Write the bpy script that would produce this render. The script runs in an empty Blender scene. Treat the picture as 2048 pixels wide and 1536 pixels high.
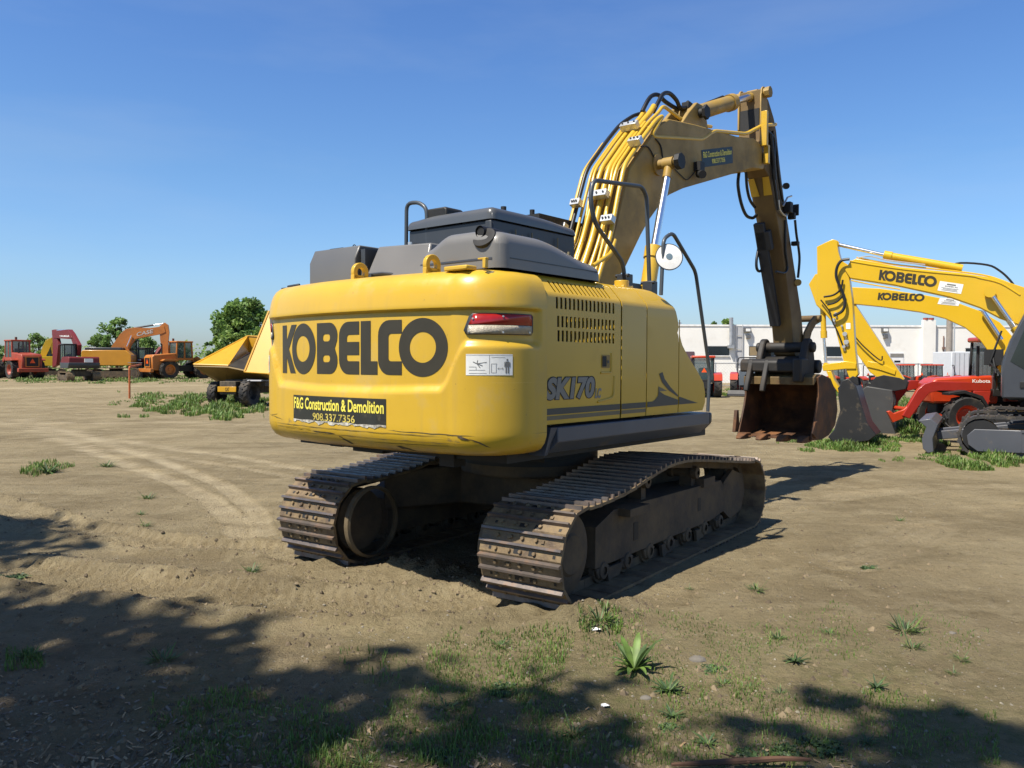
import bpy, bmesh, math, random
from math import sin, cos, pi, radians, sqrt, atan2, exp
from mathutils import Vector, Matrix, noise
random.seed(7)
SC = bpy.context.scene
COL = SC.collection
H, F, YH, ROLL = 1.65, 1620.0, 727.0, radians(0.2)
PIT = math.atan((768 - YH) / F)
# ---------------------------------------------------------------- surveying helpers (photo pixel -> point in the yard)
def ray(px, py):
    a, b = px - 1024, 768 - py
    a, b = a*cos(ROLL) - b*sin(ROLL), a*sin(ROLL) + b*cos(ROLL)
    u, v = a/F, b/F
    return Vector((u, cos(PIT) + v*sin(PIT), v*cos(PIT) - sin(PIT)))
def ground_pt(px, py, z=0.0):
    d = ray(px, py)
    return Vector((0, 0, H)) + d*((z - H)/d.z)
def at(px, py, Y):
    d = ray(px, py)
    return Vector((0, 0, H)) + d*(Y/d.y)
class Frame:
    def __init__(s, X, Y, heading, Z=0.0):
        s.S = Vector((X, Y, Z)); t = radians(heading); s.h = t
        s.f = Vector((sin(t), cos(t), 0)); s.l = Vector((-cos(t), sin(t), 0)); s.k = Vector((0, 0, 1))
        s.rz = pi/2 - t
    def loc(s, w):
        r = w - s.S
        return Vector((r.dot(s.f), r.dot(s.l), r.z))
    def pl(s, px, py, y=0.0, axis=1):
        d = ray(px, py); o = Vector((0, 0, H)) - s.S
        ax = (s.f, s.l, s.k)[axis]
        return s.loc(Vector((0, 0, H)) + d*((y - o.dot(ax))/d.dot(ax)))
    def xz(s, pts, y):
        return [(lambda q: (q.x, q.z))(s.pl(a, b, y)) for a, b in pts]
# ---------------------------------------------------------------- materials
MATS = {}
def _nt(name):
    m = bpy.data.materials.new(name); m.use_nodes = True
    return m, m.node_tree.nodes, m.node_tree.links, m.node_tree.nodes['Principled BSDF']
def mat(name, col, rough=0.5, metal=0.0, var=0.15, scale=3.0, dirt=None, dirt_amt=0.0, dirt_scale=4.0, bump=0.0, bscale=40.0,
        coat=0.0, streak=None, trans=0.0, spec=0.5, dirt_z=None):
    if name in MATS: return MATS[name]
    m, N, L, P = _nt(name)
    tc = N.new('ShaderNodeTexCoord')
    P.inputs['Roughness'].default_value = rough; P.inputs['Metallic'].default_value = metal
    P.inputs['Coat Weight'].default_value = coat; P.inputs['Coat Roughness'].default_value = 0.15
    P.inputs['Transmission Weight'].default_value = trans; P.inputs['Specular IOR Level'].default_value = spec
    n1 = N.new('ShaderNodeTexNoise'); n1.inputs['Scale'].default_value = scale; n1.inputs['Detail'].default_value = 6
    L.new(tc.outputs['Object'], n1.inputs['Vector'])
    mr = N.new('ShaderNodeMapRange'); mr.inputs['From Min'].default_value = 0.3; mr.inputs['From Max'].default_value = 0.7
    mr.inputs['To Min'].default_value = 1 - var; mr.inputs['To Max'].default_value = 1 + var*0.6
    L.new(n1.outputs['Fac'], mr.inputs['Value'])
    mx = N.new('ShaderNodeMix'); mx.data_type = 'RGBA'; mx.blend_type = 'MULTIPLY'; mx.inputs['Factor'].default_value = 1
    mx.inputs['A'].default_value = (*col, 1); L.new(mr.outputs['Result'], mx.inputs['B'])
    out = mx.outputs['Result']
    if dirt is not None and dirt_amt > 0:
        n2 = N.new('ShaderNodeTexNoise'); n2.inputs['Scale'].default_value = dirt_scale; n2.inputs['Detail'].default_value = 9
        n2.inputs['Roughness'].default_value = 0.65
        L.new(tc.outputs['Object'], n2.inputs['Vector'])
        m2 = N.new('ShaderNodeMapRange'); m2.inputs['From Min'].default_value = 0.62 - 0.35*dirt_amt; m2.inputs['From Max'].default_value = 0.78 - 0.2*dirt_amt
        m2.inputs['To Max'].default_value = min(1, 0.5 + 0.5*dirt_amt)
        L.new(n2.outputs['Fac'], m2.inputs['Value'])
        d = N.new('ShaderNodeMix'); d.data_type = 'RGBA'; L.new(out, d.inputs['A']); d.inputs['B'].default_value = (*dirt, 1)
        L.new(m2.outputs['Result'], d.inputs['Factor'])
        out = d.outputs['Result']
        r = N.new('ShaderNodeMapRange'); r.inputs['To Min'].default_value = rough; r.inputs['To Max'].default_value = 0.9
        L.new(m2.outputs['Result'], r.inputs['Value']); L.new(r.outputs['Result'], P.inputs['Roughness'])
    else:
        r = N.new('ShaderNodeMapRange'); r.inputs['To Min'].default_value = rough*0.8; r.inputs['To Max'].default_value = min(1, rough*1.25)
        L.new(n1.outputs['Fac'], r.inputs['Value']); L.new(r.outputs['Result'], P.inputs['Roughness'])
    L.new(out, P.inputs['Base Color'])
    if bump > 0:
        n3 = N.new('ShaderNodeTexNoise'); n3.inputs['Scale'].default_value = bscale; n3.inputs['Detail'].default_value = 5
        L.new(tc.outputs['Object'], n3.inputs['Vector'])
        b = N.new('ShaderNodeBump'); b.inputs['Strength'].default_value = bump; b.inputs['Distance'].default_value = 0.01
        L.new(n3.outputs['Fac'], b.inputs['Height']); L.new(b.outputs['Normal'], P.inputs['Normal'])
    MATS[name] = m
    return m
def glass(name, col=(0.02, 0.03, 0.035), rough=0.05):
    if name in MATS: return MATS[name]
    m, N, L, P = _nt(name)
    P.inputs['Base Color'].default_value = (*col, 1); P.inputs['Roughness'].default_value = rough
    P.inputs['Specular IOR Level'].default_value = 0.7; P.inputs['Alpha'].default_value = 0.62
    MATS[name] = m
    return m
DUST = (0.20, 0.15, 0.085)
YEL = mat('yellow_paint', (0.60, 0.375, 0.028), 0.38, var=0.06, scale=1.5, coat=0.25, dirt=(0.52, 0.33, 0.07), dirt_amt=0.12, dirt_scale=2.5)
YELD = mat('yellow_paint_dusty', (0.36, 0.225, 0.04), 0.5, var=0.1, scale=2, dirt=(0.19, 0.145, 0.08), dirt_amt=0.6, dirt_scale=2.2)
YELN = mat('yellow_paint_new', (0.64, 0.395, 0.012), 0.3, var=0.05, scale=1.0, coat=0.3)
ARMY = mat('arm_paint_soiled', (0.17, 0.11, 0.035), 0.6, var=0.2, scale=2, dirt=(0.12, 0.075, 0.035), dirt_amt=0.75, dirt_scale=1.6)
GREY = mat('hood_grey_paint', (0.165, 0.16, 0.15), 0.42, var=0.1, scale=2, coat=0.2)
DGREY = mat('dark_grey_paint', (0.035, 0.04, 0.047), 0.45, var=0.15, scale=3, coat=0.1)
BGREY = mat('blue_grey_paint', (0.085, 0.095, 0.115), 0.42, var=0.12, scale=3, dirt=DUST, dirt_amt=0.12)
BLK = mat('black_steel', (0.012, 0.012, 0.012), 0.6, var=0.3, scale=5)
RUB = mat('black_rubber_hose', (0.010, 0.011, 0.013), 0.42, var=0.2)
SEAM = mat('dark_gap', (0.02, 0.015, 0.008), 0.8)
CHROME = mat('chrome_rod', (0.85, 0.86, 0.88), 0.26, metal=1.0, var=0.02)
ZINC = mat('zinc_clamp', (0.62, 0.63, 0.62), 0.35, metal=0.6, var=0.1)
LETT = mat('lettering_vinyl', (0.040, 0.034, 0.020), 0.4, var=0.12, scale=6)
SIGN = mat('sign_vinyl', (0.028, 0.028, 0.020), 0.45, var=0.2, scale=5, dirt=(0.19, 0.16, 0.09), dirt_amt=0.12, dirt_scale=9)
SIGNB = mat('sign_vinyl_blue', (0.014, 0.028, 0.035), 0.5, var=0.2, scale=5)
LEMON = mat('sign_letter_yellow', (0.85, 0.74, 0.10), 0.5, var=0.1)
WHITE = mat('white_label', (0.78, 0.78, 0.74), 0.5, var=0.06, scale=20)
INK = mat('label_ink', (0.16, 0.16, 0.15), 0.6)
SILVER = mat('model_letter_silver', (0.20, 0.20, 0.19), 0.4, metal=0.25, var=0.1)
STEELTRK = mat('track_shoe_steel', (0.115, 0.080, 0.050), 0.55, metal=0.2, var=0.3, scale=8, dirt=(0.27, 0.195, 0.10), dirt_amt=0.75, dirt_scale=7, bump=0.35, bscale=60)
GROUSER = mat('worn_grouser_steel', (0.17, 0.145, 0.13), 0.38, metal=0.45, var=0.3, scale=9, dirt=(0.20, 0.10, 0.04), dirt_amt=0.35, dirt_scale=9)
UNDER = mat('undercarriage_steel', (0.060, 0.045, 0.030), 0.75, var=0.3, scale=4, dirt=(0.15, 0.105, 0.055), dirt_amt=0.65, dirt_scale=3, bump=0.4, bscale=25)
RUST = mat('rusty_bucket_steel', (0.065, 0.030, 0.014), 0.7, var=0.35, scale=4, dirt=(0.24, 0.10, 0.03), dirt_amt=0.5, dirt_scale=3, bump=0.25, bscale=30)
BUCKD = mat('worn_dark_steel', (0.020, 0.018, 0.015), 0.6, var=0.3, scale=4, dirt=(0.055, 0.035, 0.018), dirt_amt=0.4, dirt_scale=4)
REDLENS = mat('red_lens', (0.36, 0.014, 0.012), 0.22, var=0.2, scale=14, coat=0.5)
CLRLENS = mat('clear_lens', (0.40, 0.35, 0.26), 0.25, var=0.2, scale=30, coat=0.5, bump=0.5, bscale=120)
# ---------------------------------------------------------------- mesh building
class MB:
    def __init__(s): s.v, s.f, s.m = [], [], []
    def add(s, vs, fs, mi=0):
        o = len(s.v); s.v += [tuple(p) for p in vs]
        for q in fs: s.f.append([i + o for i in q]); s.m.append(mi)
        return s
    def box(s, x0, x1, y0, y1, z0, z1, mi=0, M=None):
        vs = [Vector((x, y, z)) for x in (x0, x1) for y in (y0, y1) for z in (z0, z1)]
        if M is not None: vs = [M @ p for p in vs]
        return s.add(vs, [(0,1,3,2), (4,6,7,5), (0,4,5,1), (2,3,7,6), (0,2,6,4), (1,5,7,3)], mi)
    def prism(s, pts, a0, a1, axis='y', mi=0, M=None):
        n = len(pts)
        def P(p, a):
            q = {'y': (p[0], a, p[1]), 'x': (a, p[0], p[1]), 'z': (p[0], p[1], a)}[axis]
            return M @ Vector(q) if M is not None else Vector(q)
        vs = [P(p, a0) for p in pts] + [P(p, a1) for p in pts]
        fs = [list(range(n)), list(range(2*n - 1, n - 1, -1))] + [(i, i + n, (i + 1) % n + n, (i + 1) % n) for i in range(n)]
        return s.add(vs, fs, mi)
    def tube(s, pts, r, n=8, mi=0, cap=True):
        pts = [Vector(p) for p in pts]; rs = r if isinstance(r, (list, tuple)) else [r]*len(pts)
        vs, fs = [], []
        t = (pts[1] - pts[0]).normalized(); u = t.orthogonal().normalized()
        for i, p in enumerate(pts):
            if i == 0: t2 = (pts[1] - pts[0])
            elif i == len(pts) - 1: t2 = (pts[-1] - pts[-2])
            else: t2 = (pts[i + 1] - p).normalized() + (p - pts[i - 1]).normalized()
            t2 = t2.normalized() if t2.length > 1e-9 else t
            u = (u - t2*u.dot(t2)).normalized(); w = t2.cross(u); t = t2
            for k in range(n):
                a = 2*pi*k/n; vs.append(p + (u*cos(a) + w*sin(a))*rs[i])
        for i in range(len(pts) - 1):
            for k in range(n):
                fs.append((i*n + k, i*n + (k + 1) % n, (i + 1)*n + (k + 1) % n, (i + 1)*n + k))
        if cap: fs += [list(range(n))[::-1], list(range((len(pts) - 1)*n, len(pts)*n))]
        return s.add(vs, fs, mi)
    def cyl(s, p0, p1, r0, r1=None, n=20, mi=0):
        return s.tube([p0, p1], [r0, r0 if r1 is None else r1], n, mi)
    def lathe(s, prof, M, n=32, mi=0):
        vs, fs = [], []; k = len(prof)
        for j in range(n):
            a = 2*pi*j/n
            vs += [M @ Vector((r*cos(a), r*sin(a), h)) for r, h in prof]
        for j in range(n):
            for i in range(k - 1):
                fs.append((j*k + i, ((j + 1) % n)*k + i, ((j + 1) % n)*k + i + 1, j*k + i + 1))
        return s.add(vs, fs, mi)
    def grid(s, fn, nu, nv, mi=0):
        vs = [fn(i/nu, j/nv) for i in range(nu + 1) for j in range(nv + 1)]
        fs = [(i*(nv + 1) + j, (i + 1)*(nv + 1) + j, (i + 1)*(nv + 1) + j + 1, i*(nv + 1) + j + 1) for i in range(nu) for j in range(nv)]
        return s.add(vs, fs, mi)
    def build(s, name, mats, parent=None, smooth=40, bevel=0.0, seg=2, solid=0.0, fix=True):
        me = bpy.data.meshes.new(name); me.from_pydata(s.v, [], s.f)
        for mm in (mats if isinstance(mats, (list, tuple)) else [mats]): me.materials.append(mm)
        me.polygons.foreach_set('material_index', s.m)
        if fix:
            bm = bmesh.new(); bm.from_mesh(me); bmesh.ops.recalc_face_normals(bm, faces=bm.faces); bm.to_mesh(me); bm.free()
        if smooth:
            me.shade_smooth(); me.set_sharp_from_angle(angle=radians(smooth))
        me.update()
        o = bpy.data.objects.new(name, me); COL.objects.link(o)
        if parent is not None: o.parent = parent
        if solid:
            q = o.modifiers.new('thickness', 'SOLIDIFY'); q.thickness = solid; q.offset = -1
        if bevel:
            q = o.modifiers.new('edge', 'BEVEL'); q.width = bevel; q.segments = seg; q.limit_method = 'ANGLE'; q.angle_limit = radians(45); q.harden_normals = False
        return o
def thing(name, label, cat, fr=None, loc=None, rz=0.0, group=None):
    o = bpy.data.objects.new(name, None); COL.objects.link(o); o.empty_display_size = 0.2
    if fr is not None: o.location = fr.S; o.rotation_euler = (0, 0, fr.rz)
    elif loc is not None: o.location = loc; o.rotation_euler = (0, 0, rz)
    o['label'] = label; o['category'] = cat
    if group: o['group'] = group
    return o
def tag(o, label, cat, group=None):
    o['label'] = label; o['category'] = cat
    if group: o['group'] = group
    return o
def kind(o, k): o['kind'] = k; return o
def spline(pts, n=6):
    P = [Vector(p) for p in pts]; out = []
    for i in range(len(P) - 1):
        a, b, c, d = P[max(i - 1, 0)], P[i], P[i + 1], P[min(i + 2, len(P) - 1)]
        for k in range(n):
            t = k/n
            out.append(0.5*((2*b) + (c - a)*t + (2*a - 5*b + 4*c - d)*t*t + (3*b - a - 3*c + d)*t**3))
    out.append(P[-1]); return out
def fillet(pts, r=0.05, n=4):
    P = [Vector(p) for p in pts]; out = [P[0]]
    for i in range(1, len(P) - 1):
        a, b, c = P[i - 1], P[i], P[i + 1]
        d1, d2 = (a - b), (c - b); q = min(r, d1.length*0.45, d2.length*0.45)
        s0, s1 = b + d1.normalized()*q, b + d2.normalized()*q
        for k in range(n + 1):
            t = k/n; out.append(s0*(1 - t)**2 + b*2*t*(1 - t) + s1*t*t)
    out.append(P[-1]); return out
def sm(a, b, x):
    t = max(0.0, min(1.0, (x - a)/(b - a))); return t*t*(3 - 2*t)
def lerp(a, b, t): return a + (b - a)*t
def ngon_arc(cx, cy, r, a0, a1, n):
    return [(cx + r*cos(radians(lerp(a0, a1, i/n))), cy + r*sin(radians(lerp(a0, a1, i/n)))) for i in range(n + 1)]
def ell(cx, cy, rx, ry, n=48):
    return [(cx + rx*cos(2*pi*i/n), cy + ry*sin(2*pi*i/n)) for i in range(n)]
def flat_mesh(loops=None, text=None, size=1.0, bold=0.0, align='CENTER'):
    """filled 2D outline (with holes) or text as a flat mesh in XY"""
    if text is not None:
        cu = bpy.data.curves.new('outline', 'FONT'); cu.body = text; cu.size = size; cu.align_x = align; cu.offset = bold; cu.resolution_u = 4
    else:
        cu = bpy.data.curves.new('outline', 'CURVE'); cu.dimensions = '2D'; cu.fill_mode = 'BOTH'
        for lp in loops:
            sp = cu.splines.new('POLY'); sp.points.add(len(lp) - 1); sp.use_cyclic_u = True
            for k, p in enumerate(lp): sp.points[k].co = (p[0], p[1], 0, 1)
    o = bpy.data.objects.new('outline', cu); COL.objects.link(o)
    dg = bpy.context.evaluated_depsgraph_get(); dg.update()
    me = bpy.data.meshes.new_from_object(o.evaluated_get(dg))
    bpy.data.objects.remove(o); bpy.data.curves.remove(cu)
    return me
def fit(me, x0, x1, y0, y1):
    xs = [v.co.x for v in me.vertices]; ys = [v.co.y for v in me.vertices]
    a, b, c, d = min(xs), max(xs), min(ys), max(ys)
    for v in me.vertices:
        v.co.x = lerp(x0, x1, (v.co.x - a)/(b - a)); v.co.y = lerp(y0, y1, (v.co.y - c)/(d - c))
    return me
def mapped(name, me, fn, m, parent=None, step=0.0, solid=0.0, smooth=True):
    """bend a flat mesh onto a surface: fn(x, y) -> point"""
    bm = bmesh.new(); bm.from_mesh(me)
    if step:
        xs = [v.co.x for v in bm.verts]; a, b = min(xs), max(xs); k = int((b - a)/step)
        for i in range(1, k + 1):
            bmesh.ops.bisect_plane(bm, geom=bm.verts[:] + bm.edges[:] + bm.faces[:], plane_co=(a + (b - a)*i/(k + 1), 0, 0), plane_no=(1, 0, 0))
    for v in bm.verts: v.co = fn(v.co.x, v.co.y)
    bm.to_mesh(me); bm.free(); me.name = name
    me.materials.clear(); me.materials.append(m)
    if smooth:
        me.shade_smooth(); me.set_sharp_from_angle(angle=radians(40))
    o = bpy.data.objects.new(name, me); COL.objects.link(o)
    if parent is not None: o.parent = parent
    if solid:
        q = o.modifiers.new('thickness', 'SOLIDIFY'); q.thickness = solid; q.offset = 0
    return o
def rrect(x0, x1, y0, y1, r, n=5):
    return ngon_arc(x1 - r, y1 - r, r, 0, 90, n) + ngon_arc(x0 + r, y1 - r, r, 90, 180, n) + ngon_arc(x0 + r, y0 + r, r, 180, 270, n) + ngon_arc(x1 - r, y0 + r, r, 270, 360, n)
# letter outlines of the big word, x along the word, z up (metres on the counterweight)
def big_letters():
    T, B = 1.935, 1.572
    K = [(-.858, T), (-.775, T), (-.775, 1.83), (-.665, T), (-.580+.0, T), (-.742, 1.757), (-.622, B), (-.712, B), (-.79, 1.685), (-.79, B), (-.87, B)]
    K = [(-.868, T), (-.788, T), (-.788, 1.82), (-.703, T), (-.618, T), (-.748, 1.755), (-.634, B), (-.722, B), (-.788, 1.69), (-.788, B), (-.868, B)]
    O1 = [ell(-.519, 1.7535, .174, .187), ell(-.525, 1.7535, .098, .096)]
    bx0, bx1 = -.327, -.080
    Bo = [(bx0, B), (bx1 - .085, B)] + ngon_arc(bx1 - .09, B + .09, .09, -90, 10, 6) + [(bx1 - .005, 1.70), (bx1 - .03, 1.7535), (bx1 - .005, 1.807)] + ngon_arc(bx1 - .09, T - .09, .09, -10, 90, 6) + [(bx0, T)]
    Bh = [rrect(-.250, -.166, 1.803, 1.855, .024), rrect(-.250, -.166, 1.655, 1.705, .024)]
    def cee(x0, x1, xs, mid):
        r = .10
        o = [(x1, T)] + ngon_arc(x0 + r, T - r, r, 90, 180, 6) + ngon_arc(x0 + r, B + r, r, 180, 270, 6) + [(x1, B), (x1, B + .09)]
        ri = .022
        if mid:
            o += ngon_arc(xs + ri, B + .09 + ri, ri, 270, 180, 3) + [(xs, 1.705), (x1, 1.705), (x1, 1.795), (xs, 1.795)] + ngon_arc(xs + ri, T - .09 - ri, ri, 180, 90, 3)
        else:
            o += ngon_arc(xs + ri, B + .09 + ri, ri, 270, 180, 3) + ngon_arc(xs + ri, T - .09 - ri, ri, 180, 90, 3)
        return o + [(x1, T - .09)]
    E_ = cee(-.063, .152, .024, True)
    L_ = [(.168, T), (.266, T), (.266, B + .09), (.331, B + .09), (.331, B), (.168, B)]
    C_ = cee(.336, .547, .431, False)
    O2 = [ell(.716, 1.7525, .194, .190), ell(.717, 1.7525, .104, .100)]
    return [[K], O1, [Bo] + Bh, [E_], [L_], [C_], O2]
# ================================================================ the big excavator
U = Frame(.147, 7.232, 39.35)
TR = radians(4.0)                                   # tracks point 4 degrees further left than the house
RT = Matrix.Rotation(TR, 4, 'Z')
EX = thing('excavator', 'large yellow crawler excavator seen from behind, big black lettering and torn sign on its counterweight', 'excavator', U)
# ---- counterweight surface (s along the rear from the middle, z up)
PLAN = []
for i in range(93):
    y = i*.01; PLAN.append((-2.095 + .105*(y/.92)**2.2, -y))
for i in range(1, 41):
    a = pi/2*i/40; PLAN.append((-1.99 + .42*(1 - cos(a)), -.92 - .36*sin(a)))
for i in range(1, 8): PLAN.append((-1.57 + .02*i, -1.28))
SL = [0.0]
for i in range(1, len(PLAN)): SL.append(SL[-1] + math.dist(PLAN[i], PLAN[i - 1]))
SMAX = SL[-1]
def plan(s):
    q = min(abs(s), SMAX - 1e-6); i = 0
    lo, hi = 0, len(SL) - 1
    while hi - lo > 1:
        mid = (lo + hi)//2
        if SL[mid] <= q: lo = mid
        else: hi = mid
    t = (q - SL[lo])/(SL[hi] - SL[lo]); a, b = PLAN[lo], PLAN[hi]
    x, y = lerp(a[0], b[0], t), lerp(a[1], b[1], t)
    dx, dy = b[0] - a[0], b[1] - a[1]; n = math.hypot(dx, dy)
    nx, ny = dy/n, -dx/n                          # outward
    if s < 0: y, ny = -y, -ny
    return x, y, nx, ny
def recess(s, z):
    q = abs(s)
    zb = 1.790 - .285*sm(0, 1, (1.055 - q)/.20) - .02*sm(.9, .2, q)
    m = sm(zb - .045, zb + .012, z)*sm(2.005, 1.982, z)*sm(1.625, 1.57, q)
    return .030*m
def cw(s, z, off=0.0):
    x, y, nx, ny = plan(s); d = off - recess(s, z)
    return Vector((x + nx*d, y + ny*d, z))
prof = [(.30, 1.055), (.17, 1.055), (.10, 1.062), (.05, 1.085), (.018, 1.125), (.003, 1.17)]
prof += [(0, 1.20 + .05*i) for i in range(5)] + [(0, 1.44 + .012*i) for i in range(44)] + [(0, z) for z in (1.972, 1.978, 1.984, 1.990, 1.996, 2.002, 2.010)]
prof += [(.002, 2.03), (.006, 2.06), (.012, 2.10), (.022, 2.14), (.036, 2.175), (.056, 2.205), (.085, 2.228), (.125, 2.243), (.17, 2.25), (.26, 2.252), (.34, 2.252)]
m = MB(); NS = 250
def cwv(i, j):
    s = lerp(-SMAX, SMAX, i/NS); ins, z = prof[j]
    return cw(s, z, -ins)
vs = [cwv(i, j) for i in range(NS + 1) for j in range(len(prof))]
K = len(prof)
fs = [(i*K + j, i*K + j + 1, (i + 1)*K + j + 1, (i + 1)*K + j) for i in range(NS) for j in range(K - 1)]
fs.append([i*K + K - 1 for i in range(NS + 1)]); fs.append([i*K for i in range(NS, -1, -1)])
m.add(vs, fs)
# scuffed paint for the counterweight
def cw_paint():
    mt = mat('counterweight_paint', (0.60, 0.375, 0.028), 0.36, var=0.10, scale=1.6, coat=0.22, dirt=(0.46, 0.33, 0.12), dirt_amt=0.28, dirt_scale=3.2)
    nt = mt.node_tree; N, L = nt.nodes, nt.links; P = N['Principled BSDF']
    src = P.inputs['Base Color'].links[0].from_socket
    tc = N.new('ShaderNodeTexCoord'); sp = N.new('ShaderNodeSeparateXYZ'); L.new(tc.outputs['Object'], sp.inputs[0])
    def band(z0, z1, z2, z3):
        a = N.new('ShaderNodeMapRange'); a.inputs['From Min'].default_value = z0; a.inputs['From Max'].default_value = z1; a.interpolation_type = 'SMOOTHSTEP'
        b = N.new('ShaderNodeMapRange'); b.inputs['From Min'].default_value = z3; b.inputs['From Max'].default_value = z2; b.interpolation_type = 'SMOOTHSTEP'
        L.new(sp.outputs['Z'], a.inputs['Value']); L.new(sp.outputs['Z'], b.inputs['Value'])
        k = N.new('ShaderNodeMath'); k.operation = 'MULTIPLY'; L.new(a.outputs[0], k.inputs[0]); L.new(b.outputs[0], k.inputs[1]); return k.outputs[0]
    def scratches(sx, sz, lo, hi, off):
        mp = N.new('ShaderNodeMapping'); mp.inputs['Scale'].default_value = (sx, sx, sz); mp.inputs['Location'].default_value = (off, off*.7, off*.3)
        mp.inputs['Rotation'].default_value = (0.012, 0, 0)
        L.new(tc.outputs['Object'], mp.inputs['Vector'])
        n = N.new('ShaderNodeTexNoise'); n.inputs['Scale'].default_value = 1; n.inputs['Detail'].default_value = 4; n.inputs['Roughness'].default_value = .6
        L.new(mp.outputs[0], n.inputs['Vector'])
        r = N.new('ShaderNodeMapRange'); r.inputs['From Min'].default_value = lo; r.inputs['From Max'].default_value = hi
        L.new(n.outputs['Fac'], r.inputs['Value']); return r.outputs[0]
    def mul(a, b, c=None):
        k = N.new('ShaderNodeMath'); k.operation = 'MULTIPLY'; L.new(a, k.inputs[0])
        if b is None: k.inputs[1].default_value = c
        else: L.new(b, k.inputs[1])
        return k.outputs[0]
    def over(src, fac, col):
        d = N.new('ShaderNodeMix'); d.data_type = 'RGBA'; L.new(src, d.inputs['A']); d.inputs['B'].default_value = (*col, 1); L.new(fac, d.inputs['Factor']); return d.outputs['Result']
    low = band(1.05, 1.09, 1.20, 1.27); mid = band(1.2, 1.35, 1.75, 1.95)
    src = over(src, mul(mul(low, scratches(1.1, 75, .63, .70, 0)), None, .75), (0.055, 0.04, 0.02))
    src = over(src, mul(mul(low, scratches(5.5, 16, .66, .72, 3.1)), None, .6), (0.13, 0.10, 0.07))
    src = over(src, mul(mul(mid, scratches(.8, 90, .68, .72, 5.7)), None, .35), (0.80, 0.56, 0.18))
    drip = scratches(14, 1.1, .52, .74, 9.3)
    src = over(src, mul(mul(band(1.0, 1.2, 1.9, 2.3), drip), None, .30), (0.40, 0.27, 0.075))
    src = over(src, mul(scratches(38, 38, .69, .73, 2.2), None, .55), (0.20, 0.13, 0.04))
    src = over(src, mul(band(1.04, 1.05, 1.07, 1.13), scratches(3, 3, .42, .62, 1.7), 1) if False else mul(band(1.03, 1.045, 1.07, 1.12), scratches(3, 3, .45, .65, 1.7)), (0.33, 0.23, 0.10))
    L.new(src, P.inputs['Base Color']); return mt
CW = m.build('counterweight', cw_paint(), EX, smooth=35)
def on_cw(off): return lambda s, z: cw(s, z, off)
bigw = MB()
LET = bpy.data.meshes.new('w')
bm = bmesh.new()
for lp in big_letters():
    me = flat_mesh(lp); bm.from_mesh(me); bpy.data.meshes.remove(me)
bm.to_mesh(LET); bm.free()
mapped('lettering', LET, on_cw(.0025), LETT, CW, step=.03)
# long scratches across paint and letters
m = MB()
for (s0, z0, s1, z1, w) in [(-1.0, 1.19, .95, 1.185, .004), (-.75, 1.135, .2, 1.15, .003), (.0, 1.148, 1.05, 1.14, .004), (-.95, 1.165, -.35, 1.172, .003), (.45, 1.205, 1.12, 1.195, .006), (-1.05, 1.245, -.8, 1.215, .004), (-1.02, 1.24, -.9, 1.255, .003), (.30, 1.118, .98, 1.125, .003), (-.36, 1.16, -.08, 1.152, .012), (-.05, 1.14, .08, 1.085, .022), (.5, 1.10, .66, 1.075, .02), (1.0, 1.19, 1.10, 1.165, .02), (1.08, 1.18, 1.22, 1.12, .012)]:
    n = max(4, int(abs(s1 - s0)/.05)); v = []; f = []
    for i in range(n + 1):
        t = i/n; s = lerp(s0, s1, t); z = lerp(z0, z1, t) + random.uniform(-.002, .002)
        q = w*(.35 + .65*random.random())*sm(0, .15, t)*sm(1, .85, t) + .0004
        v += [cw(s, z - q*.5, .0015 + (max(0, 1.17 - z)*0)), cw(s, z + q*.5, .0015)]
    ins = lambda z: 0
    for k in range(len(v)):
        p = v[k]; z = p.z
        if z < 1.17:
            for a, b in zip(prof[:6], prof[1:7]):
                if a[1] <= z <= b[1] and b[1] > a[1]:
                    d = lerp(a[0], b[0], (z - a[1])/(b[1] - a[1])); x = Vector((-1.0, p.y*.4, z)); v[k] = p + (x - p).normalized()*d*1.0; break
    f = [(2*i, 2*i + 1, 2*i + 3, 2*i + 2) for i in range(n)]
    m.add(v, f)
m.build('scuff_mark', mat('scuffed_primer', (0.075, 0.055, 0.03), 0.7, var=.5, scale=20), CW, smooth=0, fix=False)
# dealer sign stuck on the rear
sg = mapped('sign_panel', flat_mesh([[(-.612, 1.412), (.437, 1.412), (.437, 1.222), (.30, 1.226), (.1, 1.232), (-.2, 1.228), (-.45, 1.236), (-.612, 1.232)]]), on_cw(.002), SIGN, CW, step=.04)
mapped('lettering', fit(flat_mesh(text='F&G Construction & Demolition', bold=.022), -.598, .418, 1.312, 1.398), on_cw(.004), LEMON, sg, step=.04)
mapped('lettering', fit(flat_mesh(text='908.337.7356', bold=.012), -.335, .142, 1.238, 1.292), on_cw(.004), mat('sign_letter_worn', (0.62, 0.50, 0.10), .6, var=.5, scale=25, dirt=(.10, .09, .05), dirt_amt=.3, dirt_scale=22), sg, step=.04)
torn = []
for i in range(61):
    s = lerp(-.612, .437, i/60); torn.append((s, 1.236 + .008*noise.noise((s*9, 0, 0))))
for i in range(60, -1, -1):
    s = lerp(-.612, .437, i/60); torn.append((s, 1.236 - .008 - max(0.0, .024*(noise.noise((s*14, 3, 0)) + .35)) - .010*noise.noise((s*40, 3, 1))))
mapped('torn_edge', flat_mesh([torn]), on_cw(.0035), mat('torn_label_paper', (0.55, 0.52, 0.44), .7, var=.5, scale=40, dirt=(.15, .13, .1), dirt_amt=.5, dirt_scale=30), sg, step=.03)
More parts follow.
